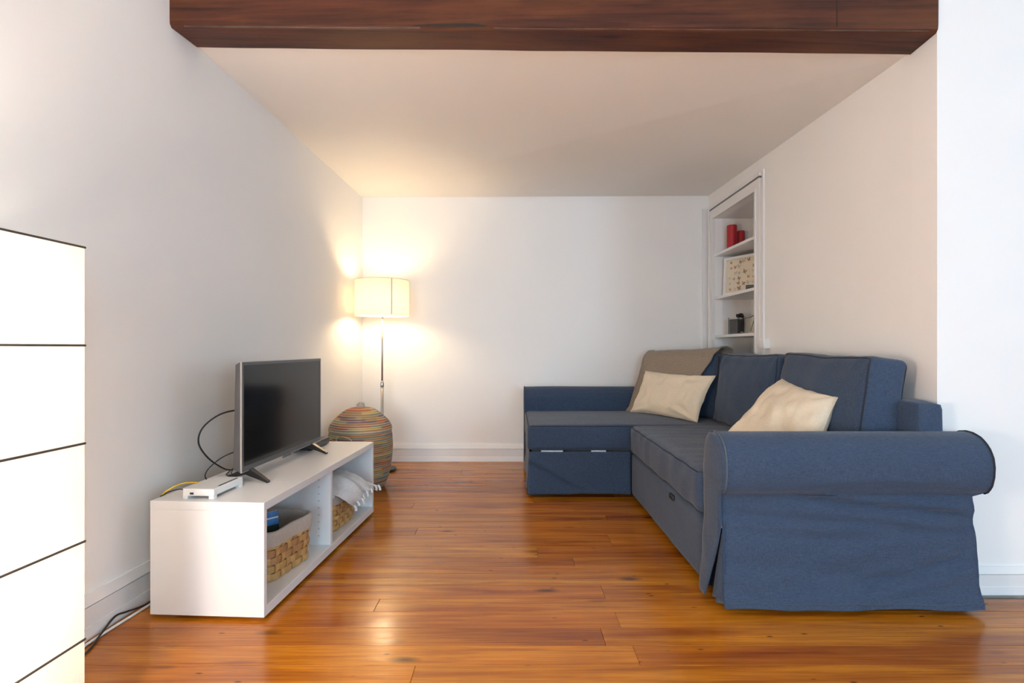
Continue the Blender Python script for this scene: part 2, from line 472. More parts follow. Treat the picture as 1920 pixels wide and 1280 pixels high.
# alcove right wall with the niche opening
NY0, NY1, NZ1, NXB = 3.585, 4.335, 2.00, 1.945
structure('wall_right', join(box((XR, 2.20, -.05), (XR+.06, NY0, 2.6)), box((XR, NY1, -.05), (XR+.06, YB, 2.6)), box((XR, NY0, NZ1), (XR+.06, NY1, 2.6))), M_wall)
structure('wall_niche', join(box((NXB, NY0-.05, -.05), (NXB+.04, NY1+.05, NZ1+.05)), box((XR+.06, NY0-.05, -.05), (NXB, NY0, NZ1+.05)),
                             box((XR+.06, NY1, -.05), (NXB, NY1+.05, NZ1+.05)), box((XR+.06, NY0, NZ1), (NXB, NY1, NZ1+.05))), M_trim)
structure('wall_right_return', box((XR, YF, -.05), (XO, 2.20, ZC)), M_wall)
wy0, wy1, sz0, sz1 = -.20, 1.30, .55, 2.25
structure('wall_right_outer', join(box((XO, YREAR, -.05), (XO+.12, wy0, ZC)), box((XO, wy1, -.05), (XO+.12, 2.20, ZC)), box((XO, wy0, -.05), (XO+.12, wy1, sz0)), box((XO, wy0, sz1), (XO+.12, wy1, ZC))), M_wall)
structure('window_3', join(box((XO+.01, wy0, sz0), (XO+.05, wy0+.05, sz1)), box((XO+.01, wy1-.05, sz0), (XO+.05, wy1, sz1)), box((XO+.01, (wy0+wy1)/2-.03, sz0), (XO+.05, (wy0+wy1)/2+.03, sz1)),
          box((XO+.01, wy0+.05, sz0), (XO+.05, (wy0+wy1)/2-.03, sz0+.05)), box((XO+.01, (wy0+wy1)/2+.03, sz0), (XO+.05, wy1-.05, sz0+.05)),
          box((XO+.01, wy0+.05, sz1-.05), (XO+.05, (wy0+wy1)/2-.03, sz1)), box((XO+.01, (wy0+wy1)/2+.03, sz1-.05), (XO+.05, wy1-.05, sz1))), M_trim)
# rear wall with two tall window openings that let the daylight in
wz0, wz1 = .25, 2.35
rw = []
xs = [-1.85, -.75, .45, 3.55, 4.75, XO+.12]
for i in range(5):
    if i in (1, 3):
        rw += [box((xs[i], YREAR-.12, -.05), (xs[i+1], YREAR, wz0)), box((xs[i], YREAR-.12, wz1), (xs[i+1], YREAR, ZC))]
    else: rw.append(box((xs[i], YREAR-.12, -.05), (xs[i+1], YREAR, ZC)))
structure('wall_rear', join(*rw), M_wall)
for k, (a, b) in enumerate(((-.75, .45), (3.55, 4.75))):
    f = .05; mid = (a+b)/2
    structure('window_%d' % (k+1), join(box((a, YREAR-.06, wz0), (a+f, YREAR-.01, wz1)), box((b-f, YREAR-.06, wz0), (b, YREAR-.01, wz1)), box((mid-.03, YREAR-.06, wz0), (mid+.03, YREAR-.01, wz1)),
              box((a+f, YREAR-.06, wz0), (mid-.03, YREAR-.01, wz0+f)), box((mid+.03, YREAR-.06, wz0), (b-f, YREAR-.01, wz0+f)),
              box((a+f, YREAR-.06, wz1-f), (mid-.03, YREAR-.01, wz1)), box((mid+.03, YREAR-.06, wz1-f), (b-f, YREAR-.01, wz1))), M_trim)
# ceilings: a low, slightly sloping one over the alcove, a higher one over the front room
CB = [(lwx(YB)-.1, YB, 2.213), (XR+.06, YB, 2.227), (XR+.06, 2.19, 2.172), (lwx(2.32)-.1, 2.25, 2.268)]
structure('ceiling', (lambda b: ([*b, *[(x, y, z+.12) for x, y, z in b]], [(0,1,2,3),(7,6,5,4),(0,4,5,1),(1,5,6,2),(2,6,7,3),(3,7,4,0)]))(CB), M_ceil)
structure('ceiling_front', box((-1.85, YREAR-.12, ZC), (XO+.12, 2.4, ZC+.1)), M_ceil)
structure('wall_over_beam', box((lwx(2.2)-.02, 2.17, 2.50), (XR, 2.26, ZC)), M_wall)

# baseboards: shoe, board, groove, cap
def baseboard(name, p, q, nrm, h=.143, t=.017):
    p = Vector((*p, 0)); q = Vector((*q, 0)); n = Vector((*nrm, 0)).normalized()
    def strip(z0, z1, d, d2=None):
        d2 = d if d2 is None else d2
        return hexa([p, q, q+n*d, p+n*d] if False else [p+Vector((0,0,z0)), q+Vector((0,0,z0)), q+n*d+Vector((0,0,z0)), p+n*d+Vector((0,0,z0)),
                     p+Vector((0,0,z1)), q+Vector((0,0,z1)), q+n*d2+Vector((0,0,z1)), p+n*d2+Vector((0,0,z1))])
    b = structure(name, strip(0, h*.72, t), M_trim)
    mk('shoe_moulding', strip(0, h*.28, t+.006, t+.003), M_trim, b)
    mk('groove', strip(h*.72, h*.75, t-.005), M_trim, b)
    mk('cap_moulding', strip(h*.75, h, t+.002, t-.008), M_trim, b)
    return b
baseboard('baseboard_left', (lwx(YREAR), YREAR), (lwx(YB), YB), (1, -.0524))
baseboard('baseboard_back', (lwx(YB)+.02, YB), (XR, YB), (0, -1))
baseboard('baseboard_right', (XR, 2.20), (XR, 3.53), (-1, 0))
baseboard('baseboard_right_return', (XR+.02, YF), (XO, YF), (0, -1), .105, .014)

# niche: casing, shelves
tr = structure('trim_1', join(box((XR-.018, 3.525, 0), (XR, NY0, NZ1+.075)), box((XR-.018, NY1, 0), (XR, 4.40, NZ1+.075)), box((XR-.018, NY0, NZ1), (XR, NY1, NZ1+.075))), M_trim)
mk('inner_bead', join(box((XR-.024, NY0-.018, 0), (XR-.018, NY0, NZ1+.018)), box((XR-.024, NY1, 0), (XR-.018, NY1+.018, NZ1+.018)), box((XR-.024, NY0, NZ1), (XR-.018, NY1, NZ1+.018))), M_trim, tr)
mk('shadow_gap', join(box((XR-.02, 3.52, NZ1+.0755), (XR-.001, 4.405, NZ1+.083))), M_hole, tr)
mk('outer_bead', join(box((XR-.026, 3.51, NZ1+.084), (XR, 4.41, NZ1+.108)), box((XR-.026, 4.402, 0), (XR, 4.425, NZ1+.084))), M_trim, tr)
structure('trim_2', box((XR-.055, YB-.012, .143), (XR, YB, NZ1+.115)), M_trim)
SH = [1.053, 1.362, 1.712]
for i, z in enumerate(SH):
    mk('shelf', rbox((XR-.004, NY0, z-.021), (NXB, NY1, z), .002), M_trim, tr)

# dark timber beam
bm_ = thing('ceiling_beam', (0, 2.14, 2.20), 'dark brown stained timber beam with knots spanning across the ceiling', 'beam')
def beam_geo():
    n = 60; V = []; F = []
    for i in range(n+1):
        t = i/n
        xf0 = lwx(2.146)-.005; x = xf0 + (1.65-.001-xf0)*t
        yf = 2.146 + (2.063-2.146)*t; yb = 2.318+(2.207-2.318)*t
        zf = 2.243+(2.172-2.243)*t; zb = 2.256+(2.163-2.256)*t
        if 0: pass
        w = .0035*nz((x*3, 0, 0), 1, 1); c = .004*nz((x*9, 2, 0), 1, 4)
        chip = .010*math.exp(-((x+.27)/.12)**2)*(0.6+.6*abs(nz((x*30, 0, 0), 1, 9)))
        ring = [(x, yf+.011+chip, zf+w), (x, yb, zb+w), (x, yb, 2.50), (x, yf+c, 2.50), (x, yf+c*.6, 2.36), (x, yf+c*.4, zf+.03+w), (x, yf+.001, zf+.011+w+chip)]
        V += ring
    k = 7
    for i in range(n):
        for j in range(k):
            a, b = i*k+j, i*k+(j+1) % k; F.append((a, b, b+k, a+k))
    F.append(tuple(range(k-1, -1, -1))); F.append(tuple(n*k+j for j in range(k)))
    return V, F
tb = mk('timber', beam_geo(), M_beam, bm_)
M_arris_light = simple('grey_arris_highlight', (.085, .058, .048), .5, var=.5, vscale=9)  # lighter grey-brown paints the light caught along the beam's lower front edge
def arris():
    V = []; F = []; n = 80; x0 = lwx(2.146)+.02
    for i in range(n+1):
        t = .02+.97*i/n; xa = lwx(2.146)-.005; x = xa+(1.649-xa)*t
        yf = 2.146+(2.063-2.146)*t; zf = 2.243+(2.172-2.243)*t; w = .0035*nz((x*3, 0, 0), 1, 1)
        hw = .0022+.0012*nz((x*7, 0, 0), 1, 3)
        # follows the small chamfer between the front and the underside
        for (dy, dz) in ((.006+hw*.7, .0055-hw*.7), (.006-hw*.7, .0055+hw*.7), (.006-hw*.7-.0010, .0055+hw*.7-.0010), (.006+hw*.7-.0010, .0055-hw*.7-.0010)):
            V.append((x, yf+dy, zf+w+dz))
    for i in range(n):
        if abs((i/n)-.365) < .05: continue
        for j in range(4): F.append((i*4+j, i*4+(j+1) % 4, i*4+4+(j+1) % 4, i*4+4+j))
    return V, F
mk('painted_edge_highlight', arris(), M_arris_light, tb)
mk('split', (lambda P: (P, [(0,1,2,3,4,5,6,7)]))([(x, 2.146+(2.063-2.146)*((x+1.383)/3.03)+dy-.0025, 2.243-.071*((x+1.383)/3.03)+dz) for x, dy, dz in
   ((-.405, .002, .009), (-.34, .001, .006), (-.22, .001, .006), (-.11, .001, .007), (-.095, 0, .011), (-.16, 0, .019), (-.25, 0, .018), (-.33, 0, .015))]), M_dark, tb)
mk('scarf_joint', box((1.262, 2.0725, 2.20), (1.2650, 2.0775, 2.49)), M_dark, tb)
# ------------------------------------------------------------------ sofa (corner sofa with chaise)
sofa = thing('corner_sofa', (1.0, 3.1, 0), 'blue-grey fabric corner sofa with rolled arms and a chaise, by the right wall', 'sofa')
X0, X1 = .757, 1.690           # near arm, front end and back end
ARM = [(1.905, .022), (1.912, .10), (1.918, .20), (1.920, .30), (1.922, .38), (1.921, .415), (1.912, .428), (1.896, .438), (1.880, .460), (1.871, .495),
       (1.870, .530), (1.876, .565), (1.892, .598), (1.918, .624), (1.950, .637), (1.985, .640), (2.020, .634), (2.050, .618), (2.072, .592), (2.083, .560), (2.086, .50), (2.086, .40), (2.086, .20), (2.086, .022)]
def resample(P, n):
    P = [Vector((0, a, b)) for a, b in P]; S = [0]
    for a, b in zip(P[:-1], P[1:]): S.append(S[-1]+(b-a).length)
    out = []
    for i in range(n+1):
        s = S[-1]*i/n; j = max(k for k in range(len(S)) if S[k] <= s+1e-9); j = min(j, len(P)-2)
        t = (s-S[j])/(S[j+1]-S[j]); q = P[j].lerp(P[j+1], t); out.append((q.y, q.z))
    return out
ARMR = resample(ARM, 84)
def crease(t, z, pts, w, amp):
    """valley/ridge along a polyline z(t)"""
    for (t0, z0), (t1, z1) in zip(pts[:-1], pts[1:]):
        if t0 <= t <= t1:
            u = (t-t0)/(t1-t0); zz = z0+(z1-z0)*u
            edge = min(1, (t-pts[0][0])/.06, (pts[-1][0]-t)/.06)
            return amp*max(0, edge)*math.exp(-((z-zz)/w)**2)
    return 0
def arm_pt(x, y, z):
    """wrinkled surface of the near arm"""
    t = (x-X0)/(X1-X0)
    d = 0
    face = max(0, min(1, (2.0-y)/.06))
    if z < .43:
        fl = (1-z/.43)
        d += .007*nz((x, z*3.2, 0), 2.6, 1)+.004*nz((x*1.0, z*4, 0), 6, 2)
        d += crease(t, z, [(.30, .405), (.62, .375), (.98, .345)], .016, -.010) + crease(t, z, [(.28, .425), (.6, .395), (.98, .372)], .014, .008)
        d += crease(t, z, [(.02, .345), (.3, .338), (.75, .300)], .014, -.006) + crease(t, z, [(.05, .36), (.4, .355)], .01, .005)
        d += crease(t, z, [(.02, .285), (.45, .262), (.97, .29)], .016, -.005)
        d += crease(t, z, [(.48, .08), (.72, .13), (.98, .20)], .022, -.007) + crease(t, z, [(.5, .05), (.74, .10), (.98, .165)], .02, .006)
        d *= 2.4
        d += .005*fl*math.sin(x*9+1.2*math.sin(x*4))*fl + .006*fl*fl
    else:
        d += .006*nz((x, y*2, z*2), 3.5, 5)
        d += crease(t, z, [(.35, .447), (.62, .458), (.93, .449)], .012, -.011) + crease(t, z, [(.30, .470), (.62, .480), (.93, .468)], .012, .006)
    yy = y - d*face
    # cover edge wobbles at the back end
    return yy
def arm_shell():
    nx = 70; V = []; F = []; k = len(ARMR)
    for i in range(nx+1):
        x = X0+(X1-X0)*i/nx
        for (y, z) in ARMR:
            e = 0
            if i > nx*.5:
                te = (i/nx-.5)/.5
                e = te*(-.030*(z < .42)*(1-.55*max(0, (.42-z)/.42)**1.5) + .014*nz((0, z*4, 0), 3, 8)*(z < .42) + .0*z)
                if z < .42: e += te*.007*math.sin(z*34)*(1-z/.6)
            zz = z + (.006*nz((x*4, 0, 0), 1.5, 6) if z < .05 else 0)
            # round the roll end a little
            V.append((x+e, arm_pt(x, y, z), zz))
    for i in range(nx):
        for j in range(k-1):
            F.append((i*k+j, (i+1)*k+j, (i+1)*k+j+1, i*k+j+1))
    F.append(tuple(nx*k+j for j in range(k)))
    F += [(j, j+1, (nx)*0+j+1) for j in range(0)]
    return V, F
arm = mk('armrest', arm_shell(), M_sofa, sofa, smooth=True)
# front end panel of the arm: covers the profile, its lower near corner swings away as an open pleat
def arm_end():
    V = []; F = []
    rows = 44; cols = 8
    def span(z):
        ys = []
        for (a, za), (b, zb) in zip(ARMR[:-1], ARMR[1:]):
            if (za-z)*(zb-z) <= 0 and abs(za-zb) > 1e-9:
                t = (z-za)/(zb-za); ys.append(a+(b-a)*t)
        return (min(ys), max(ys)) if len(ys) >= 2 else None
    zs = [.024+(.6385-.024)*(i/rows)**.97 for i in range(rows+1)]
    for z in zs:
        s = span(z) or (1.985, 1.987)
        y0, y1 = s
        fl = max(0, (.30-z)/.30)
        for j in range(cols+1):
            t = j/cols
            yy0 = y0 + .105*fl**1.15
            yv = yy0+(y1-yy0)*t
            xv = X0 - .004 - .006*math.sin(math.pi*t) - .030*fl**1.3*(1-.35*t) - .003*nz((yv*3, z*3, 0), 4, 3)
            if z > .45: xv -= .006*math.sin(math.pi*t)
            V.append((xv, yv, z))
    for i in range(rows):
        for j in range(cols):
            a = i*(cols+1)+j; F.append((a, a+cols+1, a+cols+2, a+1))
    return V, F
mk('armrest_end_panel', thicken(arm_end(), .004), M_sofa, sofa, smooth=True)
# inner fold of the open pleat, set back in the corner
def pleat():
    pts = [(X0+.001, 1.903), (X0+.006, 1.925), (X0-.018, 1.936), (X0+.010, 1.962), (X0-.012, 1.985), (X0+.012, 2.02)]
    V = []; F = []; n = 14
    for i in range(n+1):
        z = .026+.30*i/n; s = 1-i/n
        for (x, y) in pts:
            V.append((X0+.004+(x-X0-.004)*s, 1.915+(y-1.915)*(s**.9)+.002, z))
    k = len(pts)
    for i in range(n):
        for j in range(k-1): F.append((i*k+j, i*k+j+1, (i+1)*k+j+1, (i+1)*k+j))
    return V, F
mk('corner_pleat', thicken(pleat(), .003), M_sofa, sofa, smooth=True)
# seams: front end outline and rear end outline of the roll, and the tuck under the roll
fe = [Vector((X0-.002, arm_pt(X0, y, z)-.0, z)) for (y, z) in ARMR if True]
i0 = next(i for i, (y, z) in enumerate(ARMR) if z > .30)
mk('piping', tube(fe[i0:len(ARMR)-12], .0042, 6), M_pipe_l, arm, smooth=True)
fr = [Vector((X1+.001, arm_pt(X1, y, z), z)) for (y, z) in ARMR if z > .425]
mk('piping', tube(fr, .0042, 6), M_pipe, arm, smooth=True)
mk('tuck_seam', tube([(X0+.01+(X1-X0-.03)*i/40, arm_pt(X0+(X1-X0)*i/40, 1.919, .421)-.0005, .4225+.001*math.sin(i)) for i in range(41)], .0022, 6), M_pipe, arm, smooth=True)
mk('hem', tube([(X0+.004+(X1-X0-.006)*i/50, arm_pt(X0+(X1-X0)*i/50, 1.905, .045)-.0005, .042+.004*nz((i*.12, 0, 0), 1.5, 6)) for i in range(51)], .0014, 5), M_pipe_l, arm, smooth=True)

# far arm along the back wall (roll turned to the wall)
CX0, CX1 = .100, 1.60
def far_arm():
    nx = 50; V = []; F = []; k = len(ARMR)
    for i in range(nx+1):
        x = CX0+(CX1-CX0)*i/nx
        for (y, z) in ARMR:
            yy = 4.19 + (2.086-y)*1.0
            zz = z + .004*nz((x*2, 0, 0), 2, 2)
            V.append((x, yy-.004*nz((x, 0, z), 5, 3), zz))
    for i in range(nx):
        for j in range(k-1): F.append((i*k+j, i*k+j+1, (i+1)*k+j+1, (i+1)*k+j))
    F.append(tuple(range(k-1, -1, -1))); F.append(tuple(nx*k+j for j in range(k)))
    return V, F
farm = mk('armrest', far_arm(), M_sofa, sofa, smooth=False)
mk('piping', tube([Vector((CX0-.001, 4.19+2.086-y, z)) for (y, z) in ARMR], .004, 6), M_pipe_l, farm, smooth=True)

# back frame behind the cushions
g, _ = soft_box((.052, 1.185, .36), .022, (.004, .004, .004), 20, .003, 4, 2)
mk('back_frame', xf(g, Matrix.Translation((1.570, 3.180, .385))), M_sofa, sofa, smooth=True)

# pull-out drawer base under the main seat
g, df = soft_box((.40, .640, .130), .020, (.004, 0, 0), 26, .003, 5, 5, lambda o, q: Vector((o.x, o.y, o.z - (.018*max(0, -q.y-.86)/.14 if q.z > .5 else 0))))
dr = mk('drawer_front', xf(g, Matrix.Translation((.752+.40, 2.735, .156))), M_sofa, sofa, smooth=True)
mk('pull_tab', rbox((.738, 2.455, .246), (.756, 2.515, .268), .004), M_black, dr, smooth=True)
# chaise base: skirt with folds and open corner
def chaise_skirt():
    def fn(u, v):
        # u runs from the left back round the left front corner along the side that faces the room
        z = .022+(.290-.022)*v; fl = (1-v)
        Ls, Lf = .80, .64; s = u*(Ls+Lf)
        if s < Ls:
            y = 4.19-s; x = .112; out = Vector((-1, 0, 0)); p = Vector((x, y, z))
            cor = max(0, 1-(Ls-s)/.12)
        else:
            x = .112+(s-Ls); p = Vector((x, 3.392, z)); out = Vector((0, -1, 0)); cor = max(0, 1-(s-Ls)/.12)
        d = .012*fl*(.5+.5*math.sin(s*13+.8))*fl + .009*nz((s*3, z*3, 0), 2.5, 9)
        # diagonal fold from the upper left corner to the lower middle
        if s > Ls:
            t = (s-Ls)/Lf; zz = .25-.36*t
            d += .017*math.exp(-((z-zz)/.018)**2)*max(0, 1-t*1.4) - .013*math.exp(-((z-zz+.03)/.02)**2)*max(0, 1-t*1.4)
        p += out*d
        if cor > 0: p += Vector((-.5, -.5, 0))*.022*cor*fl
        p.z += .004*nz((s*4, 0, 0), 1.4, 7)*fl
        return p
    return grid(fn, 110, 22)
cs = mk('chaise_skirt', thicken(chaise_skirt(), .004), M_sofa, sofa, smooth=True)
mk('piping', tube([(.108-.002*math.sin(i*.6), 3.388-.012*(1-i/20)**2, .026+.262*i/20) for i in range(21)], .004, 6), M_pipe_l, cs, smooth=True)
mk('chaise_box', box((.13, 3.41, .03), (1.50, 4.18, .280)), M_sofa, sofa)
mk('frame_rail', rbox((.185, 3.397, .286), (.325, 3.425, .2965), .003), M_rail, sofa)
mk('frame_rail', rbox((.505, 3.397, .286), (.600, 3.425, .2965), .003), M_rail, sofa)
# chaise seat
g, df = soft_box((.705, .402, .080), .026, (.0, .004, .016), 30, .003, 5, 6)
ch = mk('chaise_seat', xf(g, Matrix.Translation((.803, 3.786, .378))), M_sofa, sofa, smooth=True)
mk('piping', tube([Matrix.Translation((.803, 3.786, .378)) @ df(p) for p in box_loop((.705, .402, .080), .026, 2, 1)], .0028, 6, True), M_pipe, ch, smooth=True)
# main seat cushion with cross folds
def seat_extra(o, q):
    if q.z > .2:
        w = q.z
        o.z += w*(.006*math.sin(o.y*52+3.2*nz((o.x*1.3, o.y*2, 0), 1.5, 4)+o.x*3)*max(0, 1-abs(q.x)**3)*(0.5+.5*nz((o.x*2, o.y*3, 0), 1.6, 11)) - .010*max(0, 1-((q.x-.2)**2+(q.y+.2)**2)))
    if q.x < -.5:
        # slack vertical puckers in the front band
        o.x -= .007*nz((0, o.y*5, o.z*1.2), 2.2, 12) + .004*math.sin(o.y*38+o.z*20)*.5
        o.x += .012*(-q.z)*.5
    return o
sh_ = (.385, .632, .088)
g, df = soft_box(sh_, .034, (.010, .004, .012), 44, .004, 5, 7, seat_extra)
Ts = Matrix.Translation((.738+.385, 2.732, .376))
st = mk('seat_cushion', xf(g, Ts), M_sofa, sofa, smooth=True)
mk('piping', tube([Ts @ df(p) for p in box_loop(sh_, .034, 2, 1)], .0030, 6, True), M_pipe, st, smooth=True)
mk('piping', tube([Ts @ df(p) for p in box_loop(sh_, .034, 2, -1)], .0030, 6, True), M_pipe, st, smooth=True)
# back cushions
def back_cushion(c, ang, half, lean, seed, sag=0):
    def ex(o, q):
        # slack top: dips between the corners; lower body swells
        if q.z > 0: o.z -= .016*q.z*max(0, 1-q.y*q.y)*(1+.6*nz((0, o.y*3, 0), 2, seed)) + sag*q.z*q.y
        o.x += -.020*max(0, 1-q.y**2)*max(0, 1-(q.z+.25)**2)*(1 if q.x < 0 else 0)
        # corner puckers
        cr = max(0, abs(q.y)-.7)*max(0, abs(q.z)-.6)
        o.x += .10*cr*math.sin(o.y*60+o.z*40)*(1 if q.x < 0 else .3)
        return o
    g, df = soft_box(half, .032, (.020, .012, .014), 30, .010, 5.5, seed, ex)
    T = Matrix.Translation(c) @ Matrix.Rotation(ang, 4, 'Z') @ Matrix.Rotation(lean, 4, 'Y')
    o = mk('back_cushion', g, M_sofa, sofa, T=T, smooth=True)
    for s in (-1, 1):
        mk('piping', tube([df(p) for p in box_loop(half, .032, 0, s)], .0032, 6, True), M_pipe, o, T=T, smooth=True)
    return o
back_cushion((1.462, 2.448, .688), 0, (.082, .345, .232), R(8), 21, -.006)
back_cushion((1.440, 3.175, .686), R(2), (.078, .355, .228), R(8), 22)
CA = Vector((.605, -.796, 0)); CN = Vector((-.796, -.605, 0))      # turned cushion in the corner: along, outwards
c3 = Vector((1.268, 3.900, .682))
back_cushion(c3, math.atan2(-.796, .605)+R(90), (.070, .300, .226), R(7), 23)
# short block feet
for (x, y) in ((1.50, 1.97), (.86, 2.00), (.20, 3.50), (.20, 4.10), (1.5, 4.2)):
    mk('foot', rbox((x-.035, y-.035, 0), (x+.035, y+.035, .045), .004), M_black, sofa)

# ------------------------------------------------------------------ loose things on the sofa
def pillow(name, label, corners, d, m, seed, group=None):
    """corners: bottom left, bottom right, top right, top left of the seam, seen from the front"""
    BLc, BRc, TRc, TLc = [Vector(c) for c in corners]
    cen = (BLc+BRc+TRc+TLc)/4
    def edge(a, b):
        pa_ = a*(1-.07*(1-b*b)*abs(a)) + .012*nz((b*3, seed, 0), 1.3, seed+5)*abs(a)*(1-b*b)
        pb_ = b*(1-.08*(1-a*a)*abs(b)) + .022*nz((a*3.5, 0, seed), 1.3, seed+6)*abs(b)*(1-a*a)
        u, v = (pa_+1)/2, (pb_+1)/2
        return BLc*(1-u)*(1-v)+BRc*u*(1-v)+TRc*u*v+TLc*(1-u)*v
    nn = (BRc+TRc-BLc-TLc).cross(TLc+TRc-BLc-BRc).normalized()
    def side(s):
        def fn(u, v):
            a, b = 2*u-1, 2*v-1
            a = math.copysign(abs(a)**.8, a); b = math.copysign(abs(b)**.8, b)
            e = max(0, (1-a*a)*(1-b*b))
            h = d/2*e**.42
            h += (nz((a*2, b*2, s), 1.6, seed)*.018 + nz((a*5, b*1.3, s*2), 1.5, seed+2)*.014)*e**.35
            # folds that run in from the two lower corners and the near side
            for (ca, cb, k1, k2) in ((-1, -1, 9, .014), (1, -1, 10, .020), (1, 1, 8, .010), (-1, 1, 8, .007)):
                rr = math.hypot(a-ca, b-cb); th = math.atan2(b-cb, a-ca)
                h += k2*math.sin(th*k1+seed)*math.exp(-((rr-.45)/.32)**2)*e**.25
            p = edge(a, b) + nn*s*h
            p.z = max(p.z, .4585)
            return p
        return grid(fn, 38, 34)
    f, b = side(1), side(-1)
    b = (b[0], [tuple(reversed(q)) for q in b[1]])
    o = thing(name, (cen.x, cen.y, min(c[2] for c in corners)), label, 'pillow', 0, group)
    bm = bmesh.new()
    V, F = join(f, b); vs = [bm.verts.new(v) for v in V]
    for q in F: bm.faces.new([vs[i] for i in q])
    bmesh.ops.remove_doubles(bm, verts=list(bm.verts), dist=1e-5)
    mk('cover', bm_geo(bm), m, o, smooth=True)
    loop = []
    n = 34
    for (ua, va, du, dv_) in ((0, 0, 1, 0), (1, 0, 0, 1), (1, 1, -1, 0), (0, 1, 0, -1)):
        for i in range(n):
            a, b_ = 2*(ua+du*i/n)-1, 2*(va+dv_*i/n)-1
            loop.append(edge(math.copysign(abs(a)**.8, a), math.copysign(abs(b_)**.8, b_)))
    mk('seam', tube(loop, .0020, 5, True), m, o, smooth=True)
    return o
pillow('lumbar_pillow', 'cream rectangular pillow propped on the taupe throw in the sofa corner',
       [(.885, 3.99, .472), (1.205, 3.47, .466), (1.350, 3.535, .765), (1.012, 4.045, .775)], .125, M_cream, 31, 'cream pillows on the sofa')
pillow('throw_pillow', 'cream square pillow just behind the near rolled armrest',
       [(1.055, 2.72, .475), (1.235, 2.175, .475), (1.365, 2.235, .742), (1.375, 2.715, .792)], .15, M_cream, 37, 'cream pillows on the sofa')

# taupe throw hung over the turned back cushion
def sofa_throw():
    th = thing('throw_blanket', tuple(c3+CN*.08-Vector((0, 0, .22))), 'taupe woven throw draped over the corner back cushion of the sofa', 'blanket')
    tl = math.tan(R(7))
    def fn(u, v):
        # v: 0 on the seat in front, up the face, over the top, down the back
        prof = [(.165, .464), (.142, .50), (.128, .62), (.116, .78), (.092, .895), (.045, .934), (-.02, .938), (-.085, .920), (-.108, .85), (-.112, .78)]
        s = v*(len(prof)-1); i = min(int(s), len(prof)-2); t = s-i
        b = prof[i][0]+(prof[i+1][0]-prof[i][0])*t; z = prof[i][1]+(prof[i+1][1]-prof[i][1])*t
        b -= (z-.682)*tl*.9
        low = max(0, (.80-z)/.34) if i < 5 else 0
        left = -.325 - .035*low - .045*low**2; right = .16 + .14*max(0, min(1, (z-.72)/.2)) + .01*math.sin(v*9)
        a = left+(right-left)*u
        # free ridge along the top right, lifted slightly off the cushion
        if z > .88: z += .022*max(0, u-.55)/.45 - .010*max(0, 1-u*3)
        b += .007*math.sin(a*30+z*9)*(.4+low) + .004*nz((a*4, b, z*4), 2, 3)
        p = c3 + CA*a + CN*b; 
        return (p.x, p.y, z)
    g = grid(fn, 40, 46)
    mk('cloth', thicken(g, .006), M_throw, th, smooth=True)
    edge = [fn(0, j/46) for j in range(47)]; edge2 = [fn(1, j/46) for j in range(47)]
    mk('hem', tube(edge, .006, 6), M_throw, th, smooth=True)
    mk('hem', tube(edge2, .006, 6), M_throw, th, smooth=True)
sofa_throw()

# ------------------------------------------------------------------ media bench
BA = (-.862, 1.854); BR = -math.atan2(.057, 1)
Bm = Matrix.Translation((BA[0], BA[1], 0)) @ Matrix.Rotation(BR, 4, 'Z')
bench = thing('media_bench', (BA[0], BA[1], 0), 'long low white media bench with two open compartments under the television', 'bench', BR)
BW, BL, BZ0, BZ1 = .413, 1.206, .012, .412
def bpart(name, a, b, r=.0015, m=M_white): return mk(name, rbox(a, b, r), m, bench, T=Bm)
bpart('top_panel', (-BW, 0, BZ1-.030), (0, BL, BZ1))
bpart('bottom_panel', (-BW, 0.020, BZ0), (0, BL-.020, BZ0+.034))
bpart('side_panel', (-BW, 0, BZ0), (0, .020, BZ1-.030))
bpart('side_panel', (-BW, BL-.020, BZ0), (0, BL, BZ1-.030))
dv = bpart('divider_panel', (-BW+.006, .594, BZ0+.034), (-.004, .616, BZ1-.030))
bpart('back_panel', (-BW, .020, BZ0+.034), (-BW+.006, BL-.020, BZ1-.030))
hv = []
for k in range(9):
    hz = .085+.032*k
    hv.append(box((-.062, .5925, hz), (-.057, .5938, hz+.005)))
    hv.append(box((-.345, .5925, hz), (-.340, .5938, hz+.005)))
for h_ in hv: mk('pin_hole', h_, M_pin, dv, T=Bm)
for (x, y) in ((-.36, .05), (-.05, .05), (-.36, BL-.05), (-.05, BL-.05), (-.05, .6), (-.36, .6)):
    mk('foot', lathe([(.020, 0), (.022, .002), (.022, .012)], 16, (x, y, 0)), M_plas_w, bench, T=Bm)

# television
tv = thing('television', tuple(Bm @ Vector((-.19, .60, BZ1))), 'flat television with silver edge and black screen standing on the white bench', 'television', BR)
TX = -.212                      # screen plane, bench space
def tvp(name, g, m, par=None, **k): return mk(name, g, m, par or tv, T=Bm, **k)
ty0, ty1, tz0, tz1 = .232, .975, .460, .893
bez = join(box((TX-.012, ty0, tz1-.012), (TX, ty1, tz1)), box((TX-.012, ty0, tz0), (TX, ty1, tz0+.020)), box((TX-.012, ty0, tz0+.020), (TX, ty0+.011, tz1-.012)), box((TX-.012, ty1-.011, tz0+.020), (TX, ty1, tz1-.012)))
tvp('bezel', bez, M_bezel)
tvp('silver_edge', join(box((TX-.007, ty0-.003, tz0-.003), (TX-.001, ty0, tz1+.003)), box((TX-.007, ty1, tz0-.003), (TX-.001, ty1+.003, tz1+.003)),
    box((TX-.007, ty0, tz1), (TX-.001, ty1, tz1+.003)), box((TX-.007, ty0, tz0-.003), (TX-.001, ty1, tz0))), M_silver)
tvp('screen', box((TX-.010, ty0+.011, tz0+.020), (TX-.002, ty1-.011, tz1-.012)), M_screen)
